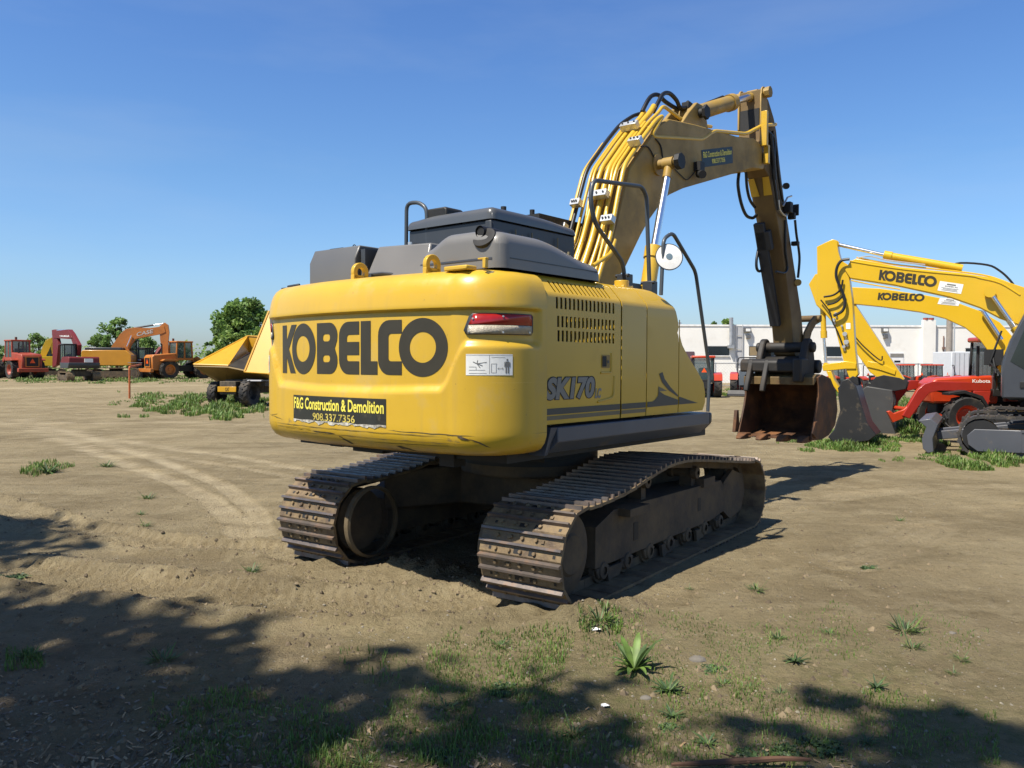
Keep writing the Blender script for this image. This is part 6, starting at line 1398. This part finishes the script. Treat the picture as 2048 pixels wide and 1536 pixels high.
# ---------------------------------------------------------------- far machines on the left
def far_frame(px, py, heading): q = ground_pt(px, py); return Frame(q.x, q.y, heading)
def wheel_loader(fr, label, col, k=1.0):
    R = thing('wheel_loader', label, 'wheel loader', fr)
    for x in (-1.45, 1.45):
        for y in (-.95, .95): wheel(R, x, y, .75, .55, col, 14)
    m = MB(); m.prism([(-2.7, .7), (-2.75, 1.75), (-2.6, 1.95), (-.75, 2.1), (-.75, .7)], -.75, .75); H_ = m.build('rear_hood', col, R, bevel=.06)
    m = MB(); m.box(-2.80, -2.752, -.55, .55, .95, 1.75); m.build('grille', BLK, H_, bevel=.02)
    m = MB(); m.box(-3.05, -2.76, -1.1, 1.1, .55, .85); m.build('rear_bumper', col, R, bevel=.04)
    m = MB(); m.box(-2.812, -2.803, -.5, .5, .95, 1.0); m.box(-2.812, -2.803, -.5, -.45, 1.0, 1.7); m.box(-2.812, -2.803, .45, .5, 1.0, 1.7); m.box(-2.812, -2.803, -.5, .5, 1.7, 1.76); m.build('grille_frame', mat('frame_orange', (.62, .22, .03), .5), H_)
    m = MB(); m.add([(-2.82, -.2, 1.25), (-2.82, .2, 1.25), (-2.82, 0, 1.62)], [(0, 1, 2)]); m.build('slow_vehicle_triangle', mat('reflector_orange', (.85, .10, .01), .4), H_, smooth=0)
    m = MB(); m.box(-1.4, 1.9, -.45, .45, .6, 1.1); m.build('chassis', BLK, R)
    c = cabin(R, -.75, .75, -.7, .7, 1.55, 3.0, col, col, post=.12, slope=.08)
    m = MB(); m.cyl((-.5, .3, 3.12), (-.5, .3, 3.34), .09, n=12); m.build('beacon', mat('beacon_dark', (.12, .04, .02), .3), c)
    m = MB(); m.tube([(-1.4, .45, 2.05), (-1.4, .45, 2.8), (-1.5, .45, 2.9)], .06, 10); m.build('exhaust_pipe', BLK, H_)
    for s in (-1, 1):
        m = MB(); m.prism([(-2.1, 1.5), (-1.9, 1.62), (-1.0, 1.62), (-.8, 1.5), (-.8, 1.44), (-2.1, 1.44)], s*.95 - .3, s*.95 + .3); m.build('mudguard', col, R, bevel=.02)
        m = MB(); m.prism([(.9, 1.75), (1.2, 1.85), (2.6, .75), (2.75, .5), (2.55, .45), (1.1, 1.5)], s*.5 - .08, s*.5 + .08); m.build('lift_arm', col, R, bevel=.02)
    m = MB(); m.prism([(2.55, .1), (3.45, .02), (3.45, .08), (2.75, .25), (2.72, .95), (2.62, 1.0)], -1.3, 1.3); m.build('bucket', BUCKD, R, bevel=.02)
    R.scale = (1.22, 1.22, 1.22)
    return R
wheel_loader(far_frame(36, 757, -52), 'faded red wheel loader with dark rear grille at the left edge of the photo', FRED)
wheel_loader(far_frame(362, 757, 42), 'faded orange wheel loader with warning triangle on its rear, left of the dump truck', ORG)
def far_crawler(fr, label, body, under, boom, arm, track=(.5, 1.5, 2.9, .38), house=None, cabcol=BLK, text=None, skirt=None, k=1.0, boomcol=None, cabside=1, tw=1.1, hood=None):
    R = thing('excavator', label, 'excavator', fr)
    w, hl, L_, r = track
    tw *= 1.2; w *= 1.2; L_ *= 1.2; r *= 1.2
    for s in (-1, 1): simple_track(R, s*tw, w, -L_/2, L_/2, r, UNDER, STEELTRK, pitch=.22)
    m = MB(); m.box(-1.0, 1.0, -.7, .7, .4, .85); m.cyl((0, 0, .8), (0, 0, 1.02), .6, n=24); m.build('car_body', UNDER, R, bevel=.02)
    x0, x1, yw, z0, z1 = [q*1.2 for q in house]
    m = MB(); m.prism([(x0 + .25, z0), (x0, z0 + .25), (x0 + .03, z1 - .12), (x0 + .15, z1), (x1 - .5, z1), (x1, z1 - .45), (x1, z0)], -yw, yw); H_ = m.build('house', body, R, smooth=25, bevel=.05)
    if skirt is not None: m = MB(); m.prism([(x0 + .22, z0 - .04), (x0 - .03, z0 + .22), (x0 - .03, z0 + .45), (x1 + .02, z0 + .45), (x1 + .02, z0 - .04)], -yw - .03, yw + .03); m.build('lower_shell', skirt, R, bevel=.04)
    if hood is not None: m = MB(); m.box(x0 + .3, x1 - .9, -yw + .1, yw - .9, z1, z1 + .28); m.build('engine_hood', hood, R, bevel=.05)
    m = MB()
    for j in range(3): m.box(x0 + .7, x0 + 1.5, -yw - .012, -yw - .001, z0 + .45 + j*.16, z0 + .5 + j*.16)
    m.build('louvre', BLK, H_)
    cabin(R, x1 - 1.25, x1 + .1, cabside*yw - (.95 if cabside > 0 else 0), cabside*yw + (0 if cabside > 0 else .95), z0 + .05, z1 + 1.0, cabcol, body if cabcol is not BLK else BLK, post=.09, slope=.05)
    bc = boomcol or body
    m = MB(); m.prism(boom, -.2, .2); BO = m.build('boom', bc, R, smooth=25, bevel=.012)
    m = MB(); m.prism(arm, -.15, .15); m.build('arm', bc, R, smooth=25, bevel=.012)
    return R, BO
# big golden-orange one, boom to the right
OF = far_frame(232, 757, 78)
yv = -.2
def far_arm(fr, b, a): return fr.xz(b, yv), fr.xz(a, yv)
b_, a_ = far_arm(OF, [(222, 694), (232, 680), (240, 668), (252, 658), (268, 655), (300, 656), (328, 652), (331, 664), (322, 668), (290, 674), (270, 678), (262, 690), (256, 705), (240, 710)], [(319, 652), (329, 645), (336, 650), (338, 665), (336, 685), (337, 710), (330, 718), (324, 705), (320, 680), (319, 664)])
R, BO = far_crawler(OF, 'golden orange excavator with white lettered boom reaching right over the far machines', ORG2, None, b_, a_, (.6, 0, 3.4, .45), (-2.3, 1.5, 1.3, 1.1, 2.35), BLK, hood=DGREY, boomcol=ORG, tw=1.15)
t0, t1, t2 = OF.pl(273, 673, -.21), OF.pl(306, 666, -.21), OF.pl(273.5, 665, -.21)
mapped('lettering', fit(flat_mesh(text='CASE', bold=.02), 0, 1, 0, 1), lambda u, v: t0 + (t1 - t0)*u + (t2 - t0)*v + Vector((0, -.006, 0)), mat('faded_white_letter', (.48, .44, .40), .6), BO)
u0, u1, u2 = OF.pl(178, 698, -1.33), OF.pl(192, 698, -1.33), OF.pl(178, 693.5, -1.33)
mapped('lettering', fit(flat_mesh(text='CASE', bold=.02), 0, 1, 0, 1), lambda u, v: u0 + (u1 - u0)*u + (u2 - u0)*v + Vector((0, -.012, 0)), WHITE, R)
c0, c1, c2 = OF.pl(268, 656, 0), OF.pl(307, 650, 0), OF.pl(325, 647, 0)
m = MB(); m.cyl(c0, c1, .09, n=14); cc = m.build('arm_cylinder', DGREY, R); m = MB(); m.cyl(c1, c2, .05, n=12); m.build('rod', CHROME, cc)
c0, c1 = OF.pl(254, 693, -.3), OF.pl(263, 671, -.3); m = MB(); m.cyl(c0, c1, .06, n=12); m.build('boom_cylinder', CHROME, R)
v = OF.pl(332, 722, 0); m = MB(); m.prism([(v.x - .5, v.z - 1.0), (v.x + .3, v.z - 1.1), (v.x + .55, v.z - .5), (v.x + .2, v.z), (v.x - .2, v.z + .1), (v.x - .45, v.z - .3)], -.55, .55); m.build('bucket', BUCKD, R, bevel=.03)
# crimson one in front of it
CF = far_frame(158, 762, -42)
b_ = CF.xz([(108, 668), (113, 662), (140, 659), (147, 668), (149, 676), (140, 678), (112, 676)], 0); a_ = CF.xz([(107, 660), (113, 659), (116, 672), (120, 690), (116, 730), (108, 735), (109, 690)], 0)
R, BO = far_crawler(CF, 'crimson and dark grey compact excavator with folded boom at the far left', CRIM, None, b_, a_, (.5, 0, 2.1, .33), (-1.45, .85, 1.0, .95, 1.75), BLK, skirt=DGREY, cabside=1, tw=.85)
m = MB(); m.prism(CF.xz([(140, 662), (148, 668), (160, 690), (158, 712), (150, 712), (150, 690)], 0), -.15, .15); m.build('boom_foot', CRIM, R, bevel=.01)
t0, t1, t2 = CF.pl(119, 674, .21), CF.pl(139, 674, .21), CF.pl(119, 670.5, .21)
mapped('lettering', fit(flat_mesh(text='YANMAR', bold=.02), 0, 1, 0, 1), lambda u, v: t0 + (t1 - t0)*u + (t2 - t0)*v + Vector((0, .012, 0)), WHITE, BO)
m = MB(); m.box(-1.83, -1.735, -.66, -.0, 1.62, 1.94); m.build('warning_label', WHITE, R, smooth=0)
c0, c1 = CF.pl(113, 661, 0), CF.pl(140, 660, 0); m = MB(); m.cyl(c0, c1, .06, n=12); m.build('arm_cylinder', CHROME, R)
# second crimson one, rear view
CF2 = far_frame(298, 756, 20)
b_ = [(.6, 1.4), (.9, 2.6), (1.6, 3.3), (2.2, 3.2), (2.1, 2.9), (1.6, 2.9), (1.2, 2.3), (1.0, 1.4)]; a_ = [(2.0, 3.3), (2.3, 3.3), (2.3, 1.6), (2.0, 1.2), (1.9, 2.0)]
R, BO = far_crawler(CF2, 'crimson compact excavator seen from behind, between the golden excavator and the orange loader', CRIM, None, b_, a_, (.5, 0, 2.0, .33), (-1.35, .8, 1.0, .95, 1.72), BLK, skirt=DGREY, cabside=1, tw=.85)
m = MB(); m.box(-1.68, -1.625, -.54, .3, 1.80, 1.95); m.build('warning_label', WHITE, R, smooth=0)
# yellow one half hidden by the red loader
YF = far_frame(92, 752, 60)
b_ = YF.xz([(80, 712), (84, 696), (92, 680), (102, 676), (106, 682), (98, 700), (92, 712)], 0); a_ = YF.xz([(102, 675), (108, 676), (110, 700), (104, 708), (101, 690)], 0)
far_crawler(YF, 'yellow excavator mostly hidden between the red loader and the crimson excavator', YELN, None, b_, a_, (.5, 0, 2.6, .4), (-1.6, 1.1, 1.1, 1.0, 1.9), BLK, tw=.95)
# low red car-like machines and wall piece at the far left gap
q = ground_pt(255, 752); R = thing('panel_fence', 'short grey mesh fence panel between the far machines', 'fence', loc=(at(258, 720, 75).x, 75, 0))
m = MB(); 
for k in range(9): m.cyl((k*.16 - .1, 0, 0), (k*.16 - .1, 0, 1.6), .010, n=5)
m.tube([(-.1, 0, 1.6), (1.2, 0, 1.6)], .025, 6); m.build('mesh_panel', BGREY, R)
# bent orange barrier post
q = ground_pt(259, 797); RUSTO = mat('orange_post_paint', (.42, .10, .02), .6, var=.3, scale=6, dirt=(.15, .06, .02), dirt_amt=.3)
a = q - Vector((0, 0, .2)); b = at(259, 734, q.y); c = at(282, 729, q.y + 1.6)
m = MB(); m.tube(fillet([a - q, b - q, c - q], .06), .045, 10); o = m.build('barrier_post', RUSTO); o.location = q; tag(o, 'slim orange steel post with bent top bar, alone on the dirt at left', 'post')
# ---------------------------------------------------------------- trees
LEAFA = leafmat('tree_leaf', (.17, .285, .07), .4); LEAFB = leafmat('tree_leaf_light', (.25, .36, .095), .4); LEAFC = leafmat('tree_leaf_dark', (.10, .175, .05), .35)
BARK = mat('tree_bark', (.10, .075, .05), .9, var=.3, scale=5, bump=.5, bscale=20)
def crown_mesh(r, rad, hgt, base, n_clump, n_leaf, ls, gap=.25, lean=(0, 0)):
    mb = MB(); cl = []
    for k in range(n_clump):
        a = r.uniform(0, 2*pi); t = r.random()**.7; zf = r.random()
        prof_ = sin(pi*min(1, .12 + .85*zf))**.6
        q = rad*prof_*(.25 + .75*sqrt(r.random())); c = Vector((q*cos(a) + lean[0]*zf, q*sin(a) + lean[1]*zf, base + hgt*zf + r.uniform(-.3, .3))); cr = rad*r.uniform(.14, .32)
        cl.append((c, cr))
    for c, cr in cl:
        mi = r.choice((0, 0, 1, 2))
        for j in range(n_leaf):
            d = Vector((r.gauss(0, 1), r.gauss(0, 1), r.gauss(0, .8))).normalized()*cr*(r.random()**.45)
            p = c + d; s = ls*r.uniform(.6, 1.4); u = Vector((r.gauss(0, 1), r.gauss(0, 1), r.gauss(0, .7))).normalized(); v = u.orthogonal().normalized()
            w_ = u.cross(v); v = (v*cos(j) + w_*sin(j))
            mb.add([p - u*s, p + v*s*.55, p + u*s, p - v*s*.5], [(0, 1, 2, 3)], mi if r.random() < .75 else r.randrange(3))
    return mb, cl
def tree(px, py_base, py_top, Yd, half_px, label, seed, n=60, leaf_n=130, ls=None, group=None):
    r = random.Random(seed); g_ = at(px, py_base, Yd); top = at(px, py_top, Yd).z; rad = half_px/F*Yd
    R = thing('tree', label, 'tree', loc=(g_.x, Yd, 0), group=group)
    base = top*.22
    mb, cl = crown_mesh(r, rad, top - base - rad*.12, base, n, leaf_n, ls or top*.028)
    mb.build('crown', [LEAFA, LEAFB, LEAFC], R, smooth=0, fix=False)
    m = MB(); m.tube([(0, 0, -.2), (0, 0, top*.25), (rad*.05, 0, top*.55), (0, rad*.03, top*.85)], [top*.035, top*.026, top*.016, top*.004], 10)
    for c, cr in cl[:14]: m.tube([(0, 0, max(top*.18, c.z*.5)), (c.x*.5, c.y*.5, c.z*.8), tuple(c)], [top*.012, top*.008, top*.002], 5)
    m.build('trunk', BARK, R)
tree(492, 740, 598, 82, 58, 'tall full green tree rising behind the yellow dump truck', 3, 100, 170)
tree(436, 740, 652, 88, 24, 'smaller rounded tree tucked at the left foot of the tall green tree', 4, 46, 120)
tree(234, 740, 637, 105, 36, 'pale airy tree above the golden orange excavator', 5, 60, 90)
tree(285, 740, 672, 100, 34, 'dark bushy tree seen under the golden excavator boom', 6, 60, 130)
tree(78, 740, 668, 110, 26, 'low tree between the red loader cab and the crimson boom', 7, 46, 120)
tree(190, 740, 674, 112, 22, 'small bluish tree behind the crimson excavator', 8, 40, 120)
tree(352, 740, 684, 115, 26, 'low tree left of the orange loader cab', 9, 44, 120)
tree(12, 740, 690, 108, 22, 'low tree at the left edge behind the red loader', 12, 40, 120)
tree(1452, 700, 637, 112, 24, 'tree top showing above the white building roof left of the boom', 10, 50, 130)
tree(1425, 700, 645, 118, 18, 'low dark tree top left of the other tree above the white roof', 13, 36, 120)
m = MB(); r = random.Random(44)
for k in range(5200):
    x = r.uniform(-130, 20); y = 128 + r.uniform(-6, 10); h = 3.4 + 1.6*nz(x, 0, 9, 4) + .9*nz(x, 0, 3, 5); z = r.random()*max(1.2, h); s = r.uniform(.2, .5)
    u = Vector((r.gauss(0, 1), r.gauss(0, 1), r.gauss(0, .7))).normalized(); v = u.orthogonal().normalized(); p = Vector((x, y, z)); m.add([p - u*s, p + v*s*.6, p + u*s, p - v*s*.5], [(0, 1, 2, 3)], r.randrange(3))
kind(m.build('treeline', [LEAFA, LEAFB, LEAFC], smooth=0, fix=False), 'stuff')
# trees behind the photographer whose shade dapples the foreground
def shade_tree(x, y, top, rad, base, label, seed, n, ln, lean=(0, 0)):
    r = random.Random(seed); R = thing('tree', label, 'tree', loc=(x, y, 0)); mb, cl = crown_mesh(r, rad, top - base, base, n, ln, .15, lean=lean)
    mb.build('crown', [LEAFA, LEAFB, LEAFC], R, smooth=0, fix=False)
    m = MB(); m.tube([(0, 0, -.2), (0, 0, base*.8), (.1, 0, top*.7), (0, 0, top*.92)], [.24, .18, .11, .03], 12)
    for c, cr in cl[::3]: m.tube([(0, 0, max(base*.75, c.z*.55)), (c.x*.5, c.y*.5, c.z*.82), tuple(c)], [.07, .04, .01], 6)
    m.build('trunk', BARK, R)
shade_tree(-11.2, 1.8, 11.6, 2.3, 7.0, 'tall leafy tree left of the viewer shading the left edge of the dirt', 21, 80, 45, (.3, .8))
shade_tree(-8.2, -1.2, 11.4, 2.3, 7.2, 'tall leafy tree left of the viewer shading the left foreground', 22, 110, 48, (.3, .9))
shade_tree(-5.8, -2.4, 11.0, 2.4, 7.0, 'tall leafy tree behind the viewer shading the middle foreground', 23, 110, 42, (.3, 1.1))
shade_tree(-2.9, -2.9, 10.6, 2.1, 7.0, 'tall leafy tree behind the viewer shading the right foreground', 24, 70, 30, (.2, 1.2))
shade_tree(-4.6, -3.6, 10.2, 2.3, 7.0, 'thin leafy tree behind the viewer dappling the bottom middle of the ground', 25, 100, 32, (.4, 1.6))
# ================================================================ light, sky, camera
SUN_AZ, SUN_EL = 49.5, 58.0                 # the direction shadows fall (clockwise from the view axis), height of the sun
sd = bpy.data.lights.new('sun', 'SUN'); sd.energy = 5.0; sd.angle = radians(.53); sd.color = (1.0, .93, .82)
so = bpy.data.objects.new('sun', sd); COL.objects.link(so)
dv = Vector((sin(radians(SUN_AZ))*cos(radians(SUN_EL)), cos(radians(SUN_AZ))*cos(radians(SUN_EL)), -sin(radians(SUN_EL))))
so.rotation_euler = dv.to_track_quat('-Z', 'Y').to_euler()
W = bpy.data.worlds.new('World'); SC.world = W; W.use_nodes = True
N, L = W.node_tree.nodes, W.node_tree.links
bg = N['Background']; sk = N.new('ShaderNodeTexSky'); sk.sky_type = 'NISHITA'; sk.sun_disc = False
sk.sun_elevation = radians(SUN_EL); sk.sun_rotation = radians(SUN_AZ + 180); sk.air_density = 1.35; sk.dust_density = .7; sk.ozone_density = 3.0; sk.altitude = 50
hs = N.new('ShaderNodeHueSaturation'); hs.inputs['Saturation'].default_value = 1.08; hs.inputs['Value'].default_value = 1.0
tint = N.new('ShaderNodeMix'); tint.data_type = 'RGBA'; tint.blend_type = 'MULTIPLY'; tint.inputs['Factor'].default_value = 1; tint.inputs['B'].default_value = (1, 1, 1, 1)
gx = N.new('ShaderNodeTexCoord'); gs = N.new('ShaderNodeSeparateXYZ'); L.new(gx.outputs['Generated'], gs.inputs[0])
rp_ = N.new('ShaderNodeValToRGB'); e = rp_.color_ramp.elements; e[0].position = 0.0; e[0].color = (1.14, 1.48, 2.30, 1); e[1].position = 1.0; e[1].color = (.55, .76, 1.12, 1)
for pos, colr in ((.10, (1.20, 1.56, 2.22, 1)), (.22, (1.14, 1.50, 2.02, 1)), (.44, (1.0, 1.33, 1.96, 1)), (.58, (.62, .86, 1.3, 1))):
    q = e.new(pos); q.color = colr
L.new(gs.outputs['Z'], rp_.inputs['Fac']); L.new(rp_.outputs['Color'], tint.inputs['B'])
# thin cirrus streaks
cm = N.new('ShaderNodeMapping'); cm.inputs['Scale'].default_value = (1.2, .6, 5.0); cm.inputs['Rotation'].default_value = (.25, .2, .5); L.new(gx.outputs['Generated'], cm.inputs['Vector'])
cn = N.new('ShaderNodeTexNoise'); cn.inputs['Scale'].default_value = 1.6; cn.inputs['Detail'].default_value = 7; cn.inputs['Roughness'].default_value = .55; L.new(cm.outputs[0], cn.inputs['Vector'])
cr_ = N.new('ShaderNodeMapRange'); cr_.inputs['From Min'].default_value = .48; cr_.inputs['From Max'].default_value = .80; cr_.inputs['To Max'].default_value = .16; L.new(cn.outputs['Fac'], cr_.inputs['Value'])
cl_ = N.new('ShaderNodeMix'); cl_.data_type = 'RGBA'; cl_.inputs['B'].default_value = (8.5, 9.5, 10.5, 1); L.new(cr_.outputs[0], cl_.inputs['Factor'])
L.new(sk.outputs[0], hs.inputs['Color']); L.new(hs.outputs[0], tint.inputs['A'])
L.new(tint.outputs['Result'], cl_.inputs['A']); L.new(cl_.outputs['Result'], bg.inputs['Color']); bg.inputs['Strength'].default_value = .05
cd = bpy.data.cameras.new('camera'); cam = bpy.data.objects.new('camera', cd); COL.objects.link(cam)
cd.sensor_fit = 'HORIZONTAL'; cd.sensor_width = 36; cd.lens = 36*F/2048; cd.clip_start = .1; cd.clip_end = 5000
cam.location = (0, 0, H)
cam.rotation_euler = (Matrix.Rotation(pi/2 - PIT, 3, 'X') @ Matrix.Rotation(ROLL, 3, 'Z')).to_euler()
SC.camera = cam
SC.view_settings.view_transform = 'Standard'; SC.view_settings.look = 'None'; SC.view_settings.exposure = .6; SC.view_settings.gamma = 1
SC.render.resolution_x, SC.render.resolution_y = 1024, 768
SC.cycles.max_bounces = 6; SC.cycles.use_denoising = True
